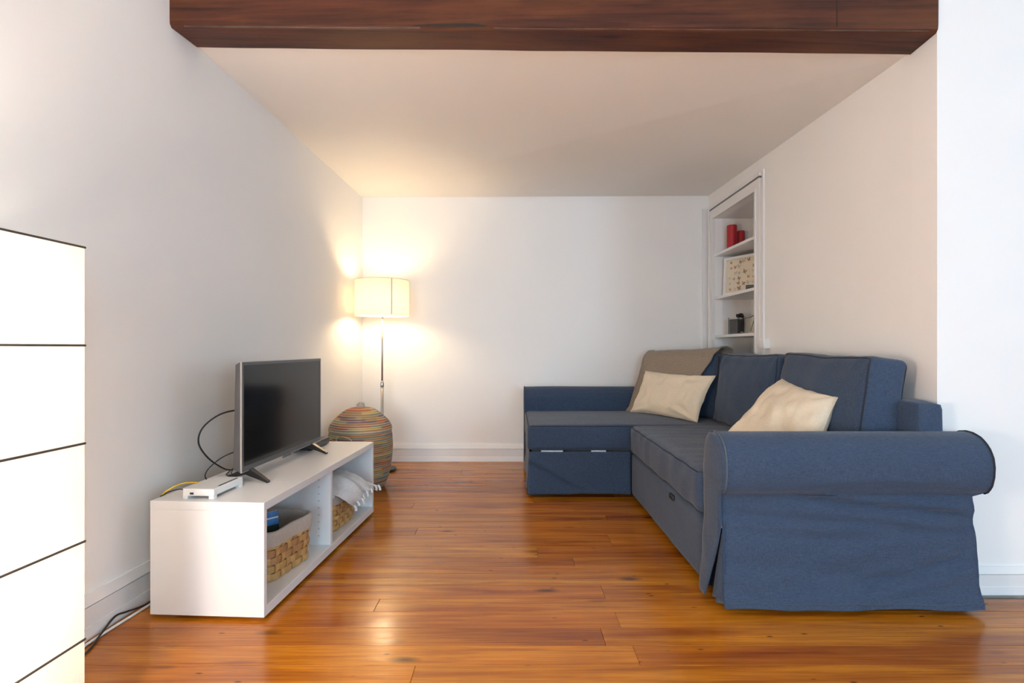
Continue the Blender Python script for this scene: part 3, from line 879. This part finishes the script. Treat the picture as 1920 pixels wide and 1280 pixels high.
tvp('back_shell', hexa([(TX-.040, ty0+.004, tz0+.01), (TX-.012, ty0, tz0), (TX-.012, ty1, tz0), (TX-.046, ty1-.02, tz0+.01),
    (TX-.030, ty0+.004, tz1-.010), (TX-.012, ty0, tz1), (TX-.012, ty1, tz1), (TX-.030, ty1-.02, tz1-.015)]), M_bezel)
tvp('back_bulge', rbox((TX-.078, ty0+.10, tz0+.02), (TX-.040, ty1-.10, tz0+.25), .012), M_black)
tvp('chin', rbox((TX-.008, .565, tz0-.012), (TX+.002, .640, tz0+.001), .003), M_bezel)
def tv_foot(yc, spread):
    # boomerang foot: two toes meeting under the screen edge
    g = []
    for sx in (1, -1):
        x1 = TX-.015+sx*.102; y1_ = yc + (spread if sx > 0 else -spread*.2)
        x0 = TX-.015
        g.append(hexa([(x0, yc-.020, .440), (x1, y1_-.011, BZ1), (x1, y1_+.011, BZ1), (x0, yc+.020, .440),
                       (x0, yc-.016, .470), (x1, y1_-.009, BZ1+.008), (x1, y1_+.009, BZ1+.008), (x0, yc+.016, .470)] if sx > 0 else
                      [(x1, y1_-.011, BZ1), (x0, yc-.020, .440), (x0, yc+.020, .440), (x1, y1_+.011, BZ1),
                       (x1, y1_-.009, BZ1+.008), (x0, yc-.016, .470), (x0, yc+.016, .470), (x1, y1_+.009, BZ1+.008)]))
    return join(*g)
tvp('foot', tv_foot(.300, -.03), M_black)
tvp('foot', tv_foot(.878, -.03), M_black)

# set-top box behind the far end of the television
sb = thing('set_top_box', tuple(Bm @ Vector((-.30, .99, BZ1))), 'flat black media player box behind the far end of the television', 'media player', BR)
mk('case', rbox((-.375, .915, BZ1+.004), (-.232, 1.140, BZ1+.038), .003), M_black, sb, T=Bm)
mk('front_strip', box((-.232, .92, BZ1+.010), (-.231, 1.135, BZ1+.030)), M_screen, sb, T=Bm)
for (x, y) in ((-.36, .93), (-.25, .93), (-.36, 1.125), (-.25, 1.125)):
    mk('foot', box((x-.008, y-.008, BZ1), (x+.008, y+.008, BZ1+.004)), M_black, sb, T=Bm)

# router
rt = thing('router', tuple(Bm @ Vector((-.255, .135, BZ1))), 'white router box with a black slot lying on the near end of the bench', 'router', BR)
rg = []
r0, r1 = (-.316, .030), (-.200, .215)
z0_, z1_ = BZ1+.010, BZ1+.036
case = mk('case', rbox((r0[0], r0[1], z0_), (r1[0], r1[1], z1_), .004), M_plas_w, rt, T=Bm, smooth=False)
for (a, b) in (((r0[0], r0[1]), (r0[0]+.020, r1[1])), ((r1[0]-.020, r0[1]), (r1[0], r0[1]+.022)), ((r1[0]-.020, r1[1]-.022), (r1[0], r1[1]))):
    mk('foot', box((a[0]+.001, a[1]+.001, BZ1), (b[0]-.001, b[1]-.001, z0_+.004)), M_plas_w, rt, T=Bm)
mk('indicator_slot', box((r1[0]-.014, r0[1]+.045, z1_-.004), (r1[0]-.006, r0[1]+.165, z1_+.0006)), M_black, case, T=Bm)
mk('usb_port', box((r0[0]+.028, r0[1]-.0006, z0_+.006), (r0[0]+.042, r0[1]+.002, z0_+.013)), M_black, case, T=Bm)

def bworld(p): return Bm @ Vector(p)
def cable(name, pts, r, m, label, n=8):
    o = mk(name, tube(smooth_path(pts, n), r, 8), m, smooth=True)
    return tag(o, label, 'cable')
cable('network_cable', [bworld(p) for p in ((-.3175, .150, BZ1+.022), (-.345, .140, BZ1+.030), (-.375, .115, BZ1+.032), (-.400, .085, BZ1+.020), (-.424, .070, BZ1-.005), (-.436, .075, BZ1-.06), (-.440, .10, .20))], .0032, M_yellow, 'yellow network cable curling off the bench behind the router')
pc = thing('router_power_cable', tuple(bworld((-.33, .09, BZ1))), 'short black power cable with plug in the side of the router', 'cable')
mk('plug', rbox((-.336, .070, BZ1+.014), (-.3165, .079, BZ1+.023), .002), M_cblack, pc, T=Bm)
mk('cord', tube(smooth_path([(-.335, .0745, BZ1+.0185), (-.355, .075, BZ1+.022), (-.380, .068, BZ1+.018), (-.405, .062, BZ1+.006), (-.425, .062, BZ1-.02), (-.433, .08, .25)]), .002, 6), M_cblack, pc, T=Bm, smooth=True)
cable('antenna_cable', [(-1.118, 2.26, .675), (-1.150, 2.22, .690), (-1.195, 2.17, .676), (-1.238, 2.135, .63), (-1.252, 2.13, .572), (-1.236, 2.16, .51), (-1.218, 2.225, .455), (-1.216, 2.30, .424), (-1.222, 2.40, .4165)], .0034, M_cblack, 'thick black cable looping out from the back of the television')
cable('signal_cable', [(-1.13, 2.30, .505), (-1.165, 2.27, .512), (-1.205, 2.22, .495), (-1.235, 2.18, .462), (-1.243, 2.16, .435), (-1.240, 2.165, .4165)], .0022, M_cblack, 'thin black cable arching down behind the near edge of the television')
cable('cable_bundle', [(-1.13, 2.33, .482), (-1.16, 2.30, .470), (-1.185, 2.27, .44), (-1.20, 2.24, .418), (-1.17, 2.235, .420), (-1.14, 2.27, .426), (-1.15, 2.32, .445), (-1.18, 2.33, .448), (-1.20, 2.29, .425), (-1.175, 2.25, .4165), (-1.13, 2.29, .417)], .0022, M_cblack, 'tangled black cables lying behind the television on the bench')
cable('floor_power_cable', [(-1.318, 1.56, .004), (-1.324, 1.665, .004), (-1.352, 1.755, .010), (-1.366, 1.835, .026), (-1.362, 1.885, .018), (-1.345, 1.96, .008), (-1.330, 2.10, .006)], .0034, M_cblack, 'black power cable rising against the left baseboard near the bench')
cable('floor_white_cable', [(-1.358, 1.58, .005), (-1.356, 1.70, .005), (-1.350, 1.80, .005), (-1.338, 1.92, .005), (-1.328, 2.05, .005), (-1.322, 2.25, .005)], .0048, M_cwhite, 'white cable lying on the floor along the left baseboard')

# ------------------------------------------------------------------ woven baskets in the bench
def rr_path(hx, hy, r, s):
    """point and outward normal at arclength fraction s on a rounded rectangle"""
    sx, sy = hx-r, hy-r
    segs = [('l', 2*sy), ('c', math.pi*r/2), ('l', 2*sx), ('c', math.pi*r/2), ('l', 2*sy), ('c', math.pi*r/2), ('l', 2*sx), ('c', math.pi*r/2)]
    tot = sum(q[1] for q in segs); d = (s % 1)*tot
    st = [((hx, -sy), (0, 1)), ((sx, sy), 0), ((sx, hy), (-1, 0)), ((-sx, sy), 90), ((-hx, sy), (0, -1)), ((-sx, -sy), 180), ((-sx, -hy), (1, 0)), ((sx, -sy), 270)]
    for (k, ln), (p, q) in zip(segs, st):
        if d <= ln+1e-9:
            if k == 'l': return Vector((p[0]+q[0]*d, p[1]+q[1]*d, 0)), Vector((q[1], -q[0], 0))
            an = R(q)+d/r; n = Vector((math.cos(an), math.sin(an), 0)); return Vector((p[0], p[1], 0))+n*r, n
        d -= ln
    return Vector((hx, 0, 0)), Vector((1, 0, 0))
def basket(loc, rz, hx, hy, h, label, bands=5, stakes=28, seed=1, taper=.90):
    rnd = random.Random(seed)
    T = Matrix.Translation(loc) @ Matrix.Rotation(rz, 4, 'Z')
    b = thing('storage_basket', loc, label, 'basket', rz, 'lined woven baskets in the bench')
    r = .045; t = .0016; amp = .0034
    zt = h-.040
    bh = zt/bands
    def sc_(z): return taper+(1-taper)*z/h
    for k in range(bands):
        z0, z1 = bh*k+.003, bh*(k+1)-.002
        n = stakes*6; V = []; F = []
        jz = rnd.uniform(-.001, .001)
        for i in range(n):
            s = i/n; p, nn = rr_path(hx, hy, r, s)
            o = amp*math.cos(math.pi*s*stakes+math.pi*k)
            bulge = .0015*math.cos(math.pi*s*stakes+math.pi*k)
            for (z, e) in ((z0-bulge, -t), (z1+bulge, -t), (z1+bulge, t), ((z0+z1)/2, t+.0012), (z0-bulge, t)):
                q = p*sc_(z)+nn*(o+e); V.append((q.x, q.y, z+jz))
        for i in range(n):
            i2 = (i+1) % n
            for j in range(5): F.append((i*5+j, i2*5+j, i2*5+(j+1) % 5, i*5+(j+1) % 5))
        mk('weave_band', (V, F), M_chip, b, T=T, smooth=False)
    for i in range(stakes):
        s = (i+.0)/stakes
        p, nn = rr_path(hx, hy, r, s); tg = Vector((-nn.y, nn.x, 0)); w = .0085 if i % 2 else .0105
        V = []; F = []; m_ = bands*4
        for j in range(m_+1):
            z = .002+(zt-.002)*j/m_
            o = -amp*math.cos(math.pi*i+math.pi*(z/bh-.5))
            o = max(-amp, min(amp, o*1.2))
            for (a, e) in ((-w, -t), (w, -t), (w, t), (-w, t)):
                q = p*sc_(z)+tg*a+nn*(o+e); V.append((q.x, q.y, z))
        for j in range(m_):
            for c in range(4): F.append((j*4+c, j*4+(c+1) % 4, (j+1)*4+(c+1) % 4, (j+1)*4+c))
        F.append((3, 2, 1, 0)); F.append(tuple(m_*4+c for c in range(4)))
        mk('stake', (V, F), M_chip, b, T=T)
    # linen liner: inside, over the rim, cuff outside
    prof = [(-.010, .008), (-.009, .06), (-.009, h*.6), (-.008, h-.004), (-.003, h+.002), (.004, h), (.0085, h-.012), (.0095, h-.034), (.0085, h-.056)]
    V = []; F = []; n = 110; k = len(prof)
    for i in range(n):
        s = i/n; p, nn = rr_path(hx, hy, r, s)
        for j, (o, z) in enumerate(prof):
            w_ = .003*nz((p.x*9, p.y*9, z*6), 1.5, seed)*(1 if j < 4 else .35)
            dz = .005*nz((p.x*6, p.y*6, 0), 1.5, seed+2) if j > 2 else 0
            q = p*sc_(z)+nn*(o-(.0 if j > 3 else abs(w_)*2)+w_*.4); V.append((q.x, q.y, z+dz))
    for i in range(n):
        i2 = (i+1) % n
        for j in range(k-1): F.append((i*k+j, i*k+j+1, i2*k+j+1, i2*k+j))
    F.append(tuple(i*k for i in range(n)))
    mk('liner', (V, F), M_liner, b, T=T, smooth=True)
    mk('base', box((-hx*taper+.02, -hy*taper+.02, 0), (hx*taper-.02, hy*taper-.02, .006)), M_chip, b, T=T)
    return b, T
zb = BZ0+.034
b1, T1 = basket((-1.008, 2.198, zb), R(-12), .122, .150, .196, 'woven wood basket with beige liner holding magazines, near the television', 5, 26, 4)
b2, T2 = basket((-.968, 2.752, zb), R(-7), .122, .138, .190, 'woven wood basket under the pale grey throw in the far compartment', 6, 30, 9)
# magazines standing in the first basket
mg = thing('magazine', tuple(T1 @ Vector((.045, -.055, .012))), 'blue magazine standing in the near woven basket', 'magazine', R(-12))
Tm = T1 @ Matrix.Translation((.030, -.045, .014)) @ Matrix.Rotation(R(62), 4, 'Z') @ Matrix.Rotation(R(-9), 4, 'X')
mk('cover', rbox((-.062, -.004, 0), (.062, .004, .218), .001), M_blue, mg, T=Tm)
mk('cover_photo', box((-.060, -.0048, .125), (.060, -.0042, .165)), M_mag2, mg, T=Tm)
mk('cover_band', box((-.060, -.0048, .190), (.060, -.0042, .196)), M_page, mg, T=Tm)
mk('pages', box((-.060, -.003, .218), (.060, .003, .2188)), M_page, mg, T=Tm)

# pale grey throw piled in the second basket, front end hanging out with a fringe
def bench_throw():
    th = thing('fringed_throw', tuple(T2 @ Vector((.02, .02, .10))), 'pale grey fringed throw spilling out of the far woven basket', 'blanket')
    def fn(u, v):
        # bench-space: u along the bench (near -> far), v from the back of the basket over its rim and down the front
        prof = [(-.315, .222), (-.285, .262), (-.235, .292), (-.175, .308), (-.115, .312), (-.065, .306), (-.025, .286), (.008, .252), (.022, .222), (.030, .192), (.034, .162)]
        s = v*(len(prof)-1); i = min(int(s), len(prof)-2); t = s-i
        x = prof[i][0]+(prof[i+1][0]-prof[i][0])*t; z = prof[i][1]+(prof[i+1][1]-prof[i][1])*t
        front = max(0, (v-.55)/.45)
        y0, y1 = .735+.115*front**1.3, 1.06+.055*front
        y = y0+(y1-y0)*u
        dome = (1-(2*u-1)**2)
        z += -.062*(1-dome)*(1-front*.6)-.004*front*(1-u) + .034*u*front*front + .012*front
        x += .012*u*front - .012*front*(1-u)
        fold = math.sin(u*17+v*4)*.006+math.sin(u*31-v*3)*.003
        z += fold*(1-front)*1.2 + .006*nz((x*9, y*9, 0), 1.6, 2); x += fold*front*1.6
        return Bm @ Vector((x, y, z))
    mk('cloth', thicken(grid(fn, 46, 44), .004), M_grey_throw, th, smooth=True)
    rnd = random.Random(5)
    for k in range(11):
        u = k/10; p = fn(u, 1.0)
        q = p+Vector((rnd.uniform(0, .012), rnd.uniform(-.008, .008), -rnd.uniform(.018, .028)))
        m_ = (p+q)/2+Vector((.004, rnd.uniform(-.004, .004), 0))
        mk('tassel', tube(smooth_path([p+Vector((-.001, 0, .004)), m_, q], 5), lambda t: .0050+.0035*t, 7), M_grey_throw, th, smooth=True)
    # lining fold tucked inside near the divider
    def f2(u, v):
        y = .705+.10*u; x = -.30+.26*v
        z = .215+.040*math.sin(v*3.0)+.020*u+.006*math.sin(u*20+v*8)
        return Bm @ Vector((x, y, z))
    mk('tucked_fold', thicken(grid(f2, 14, 24), .004), M_grey_throw, th, smooth=True)
bench_throw()

# ------------------------------------------------------------------ coiled lidded basket
bk = thing('coiled_basket', (-1.037, 3.655, 0), 'tall lidded coiled basket with multicoloured stripes behind the bench', 'basket')
def coil_profile(keys, z0, z1):
    n = int(round((z1-z0)/COIL)); P = []
    def rad(z):
        for (a, ra), (b, rb) in zip(keys[:-1], keys[1:]):
            if a <= z <= b:
                t = (z-a)/(b-a); t = t*t*(3-2*t) if False else t
                return ra+(rb-ra)*t
        return keys[-1][1]
    for i in range(n):
        for s in range(4):
            t = s/4; z = z0+(z1-z0)*(i+t)/n
            P.append((rad(z)+.0042*math.sin(math.pi*t), z))
    P.append((rad(z1), z1)); return P
def spline_keys(keys):
    pts = smooth_path([(r, 0, z) for z, r in keys], 10); return [(p.z, p.x) for p in pts]
bk_keys = spline_keys([(0, .148), (.03, .168), (.10, .192), (.20, .208), (.28, .2125), (.35, .209), (.395, .203)])
zt = COIL*29
body = mk('body', lathe(coil_profile(bk_keys, 0, zt), 72, (-1.037, 3.655, 0)), M_coil, bk, smooth=True)
lid_keys = spline_keys([(.390, .208), (.405, .2075), (.428, .199), (.452, .184), (.478, .158), (.503, .131), (.525, .100), (.538, .070), (.545, .034)])
lid_keys = sorted(lid_keys)
lid = mk('lid', lathe(coil_profile(lid_keys, COIL*29+.001, .545), 72, (-1.037, 3.655, 0)), M_coil, bk, smooth=True)
mk('rim_coil', lathe([(.204+.0085*math.cos(a), .397+.0072*math.sin(a)) for a in [2*math.pi*i/12 for i in range(13)]], 72, (-1.037, 3.655, 0), False), M_twine, lid, smooth=True)
kp = []
for i in range(46):
    a = i*.62; rr = .026-.009*(i/45); kp.append((-1.037+rr*math.cos(a), 3.655+rr*math.sin(a), .541+.030*i/45))
mk('knob', join(tube(kp, .0062, 7), lathe([(.018, .538), (.020, .556), (.012, .574)], 20, (-1.037, 3.655, 0))), M_twine, lid, smooth=True)
def bsurf(an, rr, z): return (-1.037+rr*math.cos(an), 3.655+rr*math.sin(an), z)
mk('handle', tube(smooth_path([bsurf(R(-118), .214, .335), bsurf(R(-116), .226, .362), bsurf(R(-108), .232, .376), bsurf(R(-98), .232, .374), bsurf(R(-90), .226, .358), bsurf(R(-88), .213, .332)], 8), .0042, 7), M_twine, bk, smooth=True)

# ------------------------------------------------------------------ floor lamp in the corner
LX, LY = -1.008, 4.14
lamp = thing('floor_lamp', (LX, LY, 0), 'slim steel floor lamp with lit cream drum shade in the corner', 'lamp')
mk('base', lathe([(.108, 0), (.110, .004), (.108, .018), (.03, .026), (.014, .032)], 48, (LX, LY, 0)), M_black, lamp, smooth=False)
mk('lower_pole', tube([(LX, LY, .028), (LX, LY, .66)], .0115, 16), M_steel, lamp, smooth=True)
mk('collar', lathe([(.0115, .645), (.0145, .650), (.0145, .675), (.010, .690), (.0075, .695)], 20, (LX, LY, 0)), M_steel, lamp, smooth=True)
mk('upper_pole', tube([(LX, LY, .68), (LX, LY, 1.19)], .0072, 14), M_steel, lamp, smooth=True)
SZ0, SZ1, SR = 1.200, 1.470, .206
def drum():
    n = 72; V = []; F = []
    for z in (SZ0, SZ0+.09, SZ0+.18, SZ1):
        for j in range(n):
            a = 2*math.pi*j/n; V.append((LX+SR*math.cos(a), LY+SR*math.sin(a), z))
    for i in range(3):
        for j in range(n): F.append((i*n+j, i*n+(j+1) % n, (i+1)*n+(j+1) % n, (i+1)*n+j))
    return V, F
shd = mk('shade', drum(), M_shade, lamp, smooth=True)
for z in (SZ0, SZ1):
    mk('shade_ring', tube([(LX+SR*math.cos(a), LY+SR*math.sin(a), z) for a in [2*math.pi*i/64 for i in range(64)]], .0022, 6, True), M_cream, shd, smooth=True)
sa = R(-57)
mk('shade_seam', hexa([(LX+(SR+.0006)*math.cos(sa+d), LY+(SR+.0006)*math.sin(sa+d), SZ0) for d in (-.022, .022)] + [(LX+(SR+.0016)*math.cos(sa+d), LY+(SR+.0016)*math.sin(sa+d), SZ0) for d in (.022, -.022)] +
   [(LX+(SR+.0006)*math.cos(sa+d), LY+(SR+.0006)*math.sin(sa+d), SZ1) for d in (-.022, .022)] + [(LX+(SR+.0016)*math.cos(sa+d), LY+(SR+.0016)*math.sin(sa+d), SZ1) for d in (.022, -.022)]), M_cream, shd)
for k in range(3):
    a = 2*math.pi*k/3+.4
    mk('shade_spoke', tube([(LX+.007*math.cos(a), LY+.007*math.sin(a), SZ0-.008), (LX+(SR-.002)*math.cos(a), LY+(SR-.002)*math.sin(a), SZ0+.002)], .0016, 6), M_steel, shd)
mk('socket', lathe([(.012, 1.185), (.014, 1.19), (.014, 1.218), (.010, 1.222)], 16, (LX, LY, 0)), M_plas_w, lamp, smooth=True)
def point(name, loc, power, col, rad):
    d = bpy.data.lights.new(name, 'POINT'); d.energy = power; d.color = col; d.shadow_soft_size = rad
    o = bpy.data.objects.new(name, d); COL.objects.link(o); o.location = loc; return o
mk('bulb', lathe([(.004, 1.233-.012), (.012, 1.225), (.020, 1.236), (.022, 1.246), (.014, 1.252), (.004, 1.254)], 20, (LX, LY, 0)), M_bulb, lamp, smooth=True)
point('floor_lamp_light', (LX, LY, 1.290), 5.0, (1.0, .73, .42), .06)

# ------------------------------------------------------------------ tall paper lamp at the left
PX1, PY1, PS, SEG = -1.042, 1.300, .30, .2385; PD = .44
ax = Vector((.0524, 1, 0)).normalized(); ay = Vector((-1, .0524, 0)).normalized()
pc_ = Vector((PX1, PY1, 0))
def pl(u, v, z): return pc_ - ax*u + ay*v + Vector((0, 0, z))    # u towards the camera, v towards the wall
pl_o = thing('paper_floor_lamp', tuple(pl(PD/2, PS/2, 0)), 'tall lit white paper box lamp with dark wire bands at the left', 'lamp')
cor = [(0, 0), (PD, 0), (PD, PS), (0, PS)]
for k in range(5):
    z0, z1 = SEG*k+.004, SEG*(k+1)
    for s in range(4):
        (u0, v0), (u1, v1) = cor[s], cor[(s+1) % 4]
        def fn(a, b):
            e = .003*math.sin(math.pi*b)*math.sin(math.pi*a)
            u, v = u0+(u1-u0)*a, v0+(v1-v0)*a
            nu, nv = [(0, -1), (1, 0), (0, 1), (-1, 0)][s]
            return pl(u-nu*e, v-nv*e, z0+(z1-z0)*b)
        mk('paper_panel', grid(fn, 4, 4), M_paper, pl_o, smooth=True)
for k in range(6):
    z = max(.003, SEG*k+.002)
    P = [pl(u, v, z) for u, v in ((-.001, -.001), (PD+.001, -.001), (PD+.001, PS+.001), (-.001, PS+.001))]
    mk('wire_band', join(*[tube([P[i], P[(i+1) % 4]], .0028, 6) for i in range(4)]), M_wire, pl_o)
mk('centre_pole', tube([pl(PD/2, PS/2, .004), pl(PD/2, PS/2, .95)], .006, 10), M_steel, pl_o)
mk('cross_bar', join(tube([pl(0, PS/2, .005), pl(PD, PS/2, .005)], .0035, 6), tube([pl(PD/2, 0, .005), pl(PD/2, PS, .005)], .0035, 6)), M_steel, pl_o)
for k, z in enumerate((.36, .99)):
    mk('bulb', lathe([(.004, z-.03), (.016, z-.02), (.028, z), (.026, z+.018), (.008, z+.035)], 16, tuple(pl(.30, .155, 0))), M_bulb, pl_o, smooth=True)
    point('paper_lamp_light_%d' % k, tuple(pl(.30, .10, z)), 2.0, (1.0, .90, .76), .04)

# added globe, unseen left of the frame, gives the alcove warm fill light
GX, GY = -1.00, .30
gl = thing('added_fill_globe', (GX, GY, 0), 'added fill light globe on a thin pole beside the paper lamp, out of view', 'lamp')
mk('base', lathe([(.12, 0), (.122, .004), (.118, .016), (.02, .024)], 40, (GX, GY, 0)), M_black, gl)  # base of the added fill globe
mk('added_pole', tube([(GX, GY, .02), (GX, GY, .72)], .008, 12), M_steel, gl, smooth=True)
mk('added_globe', lathe([(max(.004, .13*math.sin(math.pi*i/20)), 0.84-.13*math.cos(math.pi*i/20)) for i in range(21)], 36, (GX, GY, 0)), M_fill_globe, gl, smooth=True)

# ------------------------------------------------------------------ niche contents
def on_shelf(x, y, i): return (x, y, SH[i])
def candle(x, y, r, h, label):
    c = thing('candle', on_shelf(x, y, 2), label, 'candle', 0, 'red candles on the top niche shelf')
    mk('wax', lathe([(r-.002, 0), (r, .003), (r, h-.004), (r-.004, h), (r-.009, h-.002), (.004, h-.006)], 36, (x, y, SH[2])), M_red, c, smooth=False)
    mk('wick', tube([(x, y, SH[2]+h-.006), (x+.001, y, SH[2]+h+.006)], .0012, 5), M_black, c)
candle(1.742, 4.225, .038, .208, 'taller thick red pillar candle on the top niche shelf')
candle(1.828, 4.262, .030, .172, 'shorter red pillar candle on the top niche shelf')
# framed butterfly print
fa = Vector((1.694, 4.275, SH[1])); fd = Vector((.130, -.310, 0)).normalized(); fn_ = Vector((-fd.y, fd.x, 0))
if fn_.y > 0: fn_ = -fn_
fup = (Vector((0, 0, 1)) - fn_*.05).normalized()
FT = Matrix(((fd.x, fup.x, fn_.x, fa.x), (fd.y, fup.y, fn_.y, fa.y), (fd.z, fup.z, fn_.z, fa.z+.0008), (0, 0, 0, 1)))
FW, FH = .400, .300
pic = thing('framed_print', tuple(fa+fd*.2), 'white framed print of brown butterflies standing on the middle niche shelf', 'picture')
mk('frame', join(box((0, 0, -.008), (.020, FH, .010)), box((FW-.020, 0, -.008), (FW, FH, .010)), box((.020, 0, -.008), (FW-.020, .020, .010)), box((.020, FH-.020, -.008), (FW-.020, FH, .010))), M_trim, pic, T=FT)
mk('paper', box((.020, .020, -.006), (FW-.020, FH-.020, -.001)), M_paper_p, pic, T=FT)
def butterfly(cx, cy, s, rot, mi):
    shp = [[(0, .15), (.5, .95), (1.0, 1.0), (1.05, .55), (.6, .05), (0, 0)], [(0, .05), (.6, .0), (.85, -.35), (.6, -.85), (.25, -.6), (0, -.2)]]
    V = []; F = []
    for sg in (-1, 1):
        for w in shp:
            n = len(V)
            for (x, y) in w:
                x *= sg*.5*s; y *= .5*s
                V.append((cx+x*math.cos(rot)-y*math.sin(rot), cy+x*math.sin(rot)+y*math.cos(rot), -.0004+.0001*mi))
            F.append(tuple(range(n, n+len(w)))[::sg])
    return V, F
rb = random.Random(11)
sets = {0: [], 1: [], 2: []}
for r_ in range(6):
    for c_ in range(7):
        x = .065+.046*c_+rb.uniform(-.008, .008); y = .045+.042*r_+rb.uniform(-.006, .006)
        if x > FW-.04: continue
        if rb.random() < .12: continue
        central = 1-abs(x-.19)/.2
        mi = 2 if central < .35 or rb.random() < .3 else rb.choice((0, 0, 1))
        sets[mi].append(butterfly(x, y, (.015+.019*max(0, central))*rb.uniform(.85, 1.15), rb.uniform(-.5, .5), mi))
for mi, mm in ((0, M_bfa), (1, M_bfb), (2, M_bfc)):
    o = mk('butterfly_print', join(*sets[mi]), mm, pic, T=FT)
# small black object in front of the print
bx_ = thing('black_box', (1.715, 3.80, SH[1]), 'small black box lying in front of the framed print', 'box', R(-40))
Tb = Matrix.Translation((1.700, 3.800, SH[1])) @ Matrix.Rotation(R(-30), 4, 'Z')
mk('case', rbox((-.030, -.020, 0), (.030, .020, .036), .003), M_black, bx_, T=Tb)
mk('lid_seam', box((-.0305, -.0205, .024), (.0305, .0205, .0255)), M_bezel, bx_, T=Tb)

def vase(loc, rz, w, h, label, fill, stems):
    T = Matrix.Translation(loc) @ Matrix.Rotation(rz, 4, 'Z')
    v = thing('glass_vase', loc, label, 'vase', rz, 'glass vases on the low niche shelf')
    t = .004; a = w/2
    outer = rbox((-a, -a, 0), (a, a, h), .006)
    # open box of glass: outer shell and inner cavity
    V = [(-a,-a,0),(a,-a,0),(a,a,0),(-a,a,0),(-a,-a,h),(a,-a,h),(a,a,h),(-a,a,h)]
    b = a-t
    V += [(-b,-b,t*2),(b,-b,t*2),(b,b,t*2),(-b,b,t*2),(-b,-b,h),(b,-b,h),(b,b,h),(-b,b,h)]
    F = [(0,3,2,1),(0,1,5,4),(1,2,6,5),(2,3,7,6),(3,0,4,7),(8,9,10,11),(8,12,13,9),(9,13,14,10),(10,14,15,11),(11,15,12,8),(4,5,13,12),(5,6,14,13),(6,7,15,14),(7,4,12,15)]
    mk('glass_body', (V, F), M_glass, v, T=T)
    if fill: mk('filling', rbox((-b+.001, -b+.001, t*2+.001), (b-.001, b-.001, h*fill), .004), M_sand, v, T=T)
    mk('white_patch', box((-.016, -a-.0008, .012), (.016, -a, .022)), M_page, v, T=T)  # small white rectangle low on the front face
    for s in stems: 
        pts, r, heads = s
        st = mk('stem', tube(smooth_path(pts, 6), r, 6), M_plant, v, T=T, smooth=True)
        for (hx_, hy_, hz_, hr) in heads:
            bm = bmesh.new(); bmesh.ops.create_icosphere(bm, subdivisions=2, radius=hr)
            for q in bm.verts: q.co *= 1+.35*nz(tuple(q.co*60), 1, 4); q.co += Vector((hx_, hy_, hz_))
            mk('flower_head', bm_geo(bm), M_plant, st, T=T)
    return v
vase(on_shelf(1.742, 4.13, 0), R(28), .088, .132, 'glass vase with grey filling and a dark dried flower on low niche shelf', .90,
     [([(.01, 0, .10), (.02, -.005, .135), (.034, -.01, .150)], .003, [(.034, -.010, .150, .018), (.012, .0, .146, .016), (.050, -.012, .138, .013)]),
      ([(.02, 0, .10), (.05, -.02, .125), (.085, -.05, .132), (.11, -.07, .150)], .003, [])])
vase(on_shelf(1.760, 3.90, 0), R(28), .084, .118, 'clear empty glass vase with a thin dark twig nearest the niche edge', 0,
     [([(-.02, .0, .02), (.0, -.005, .08), (.012, -.01, .13), (.03, -.014, .165), (.034, -.012, .20)], .0028, [(.034, -.012, .195, .014), (.026, -.013, .172, .009)])])

# cable trunking and junction box beside the niche
tk = thing('cable_trunking', (XR-.006, 3.488, 0), 'narrow white cable trunking running up beside the niche casing', 'trunking')
mk('duct', rbox((XR-.012, 3.478, .90), (XR, 3.500, 2.118), .002), M_plas_w, tk)
mk('lower_duct', rbox((XR-.012, 3.478, .02), (XR, 3.500, .90), .002), M_plas_w, tk)
jb = thing('junction_box', (XR, 3.43, .94), 'small white junction box on the wall beside the niche, above the sofa', 'box')
mk('case', rbox((XR-.040, 3.405, .945), (XR, 3.474, 1.012), .004), M_plas_w, jb)
mk('cover_plate', rbox((XR-.043, 3.409, .949), (XR-.040, 3.470, 1.008), .001), M_plas_w, jb)
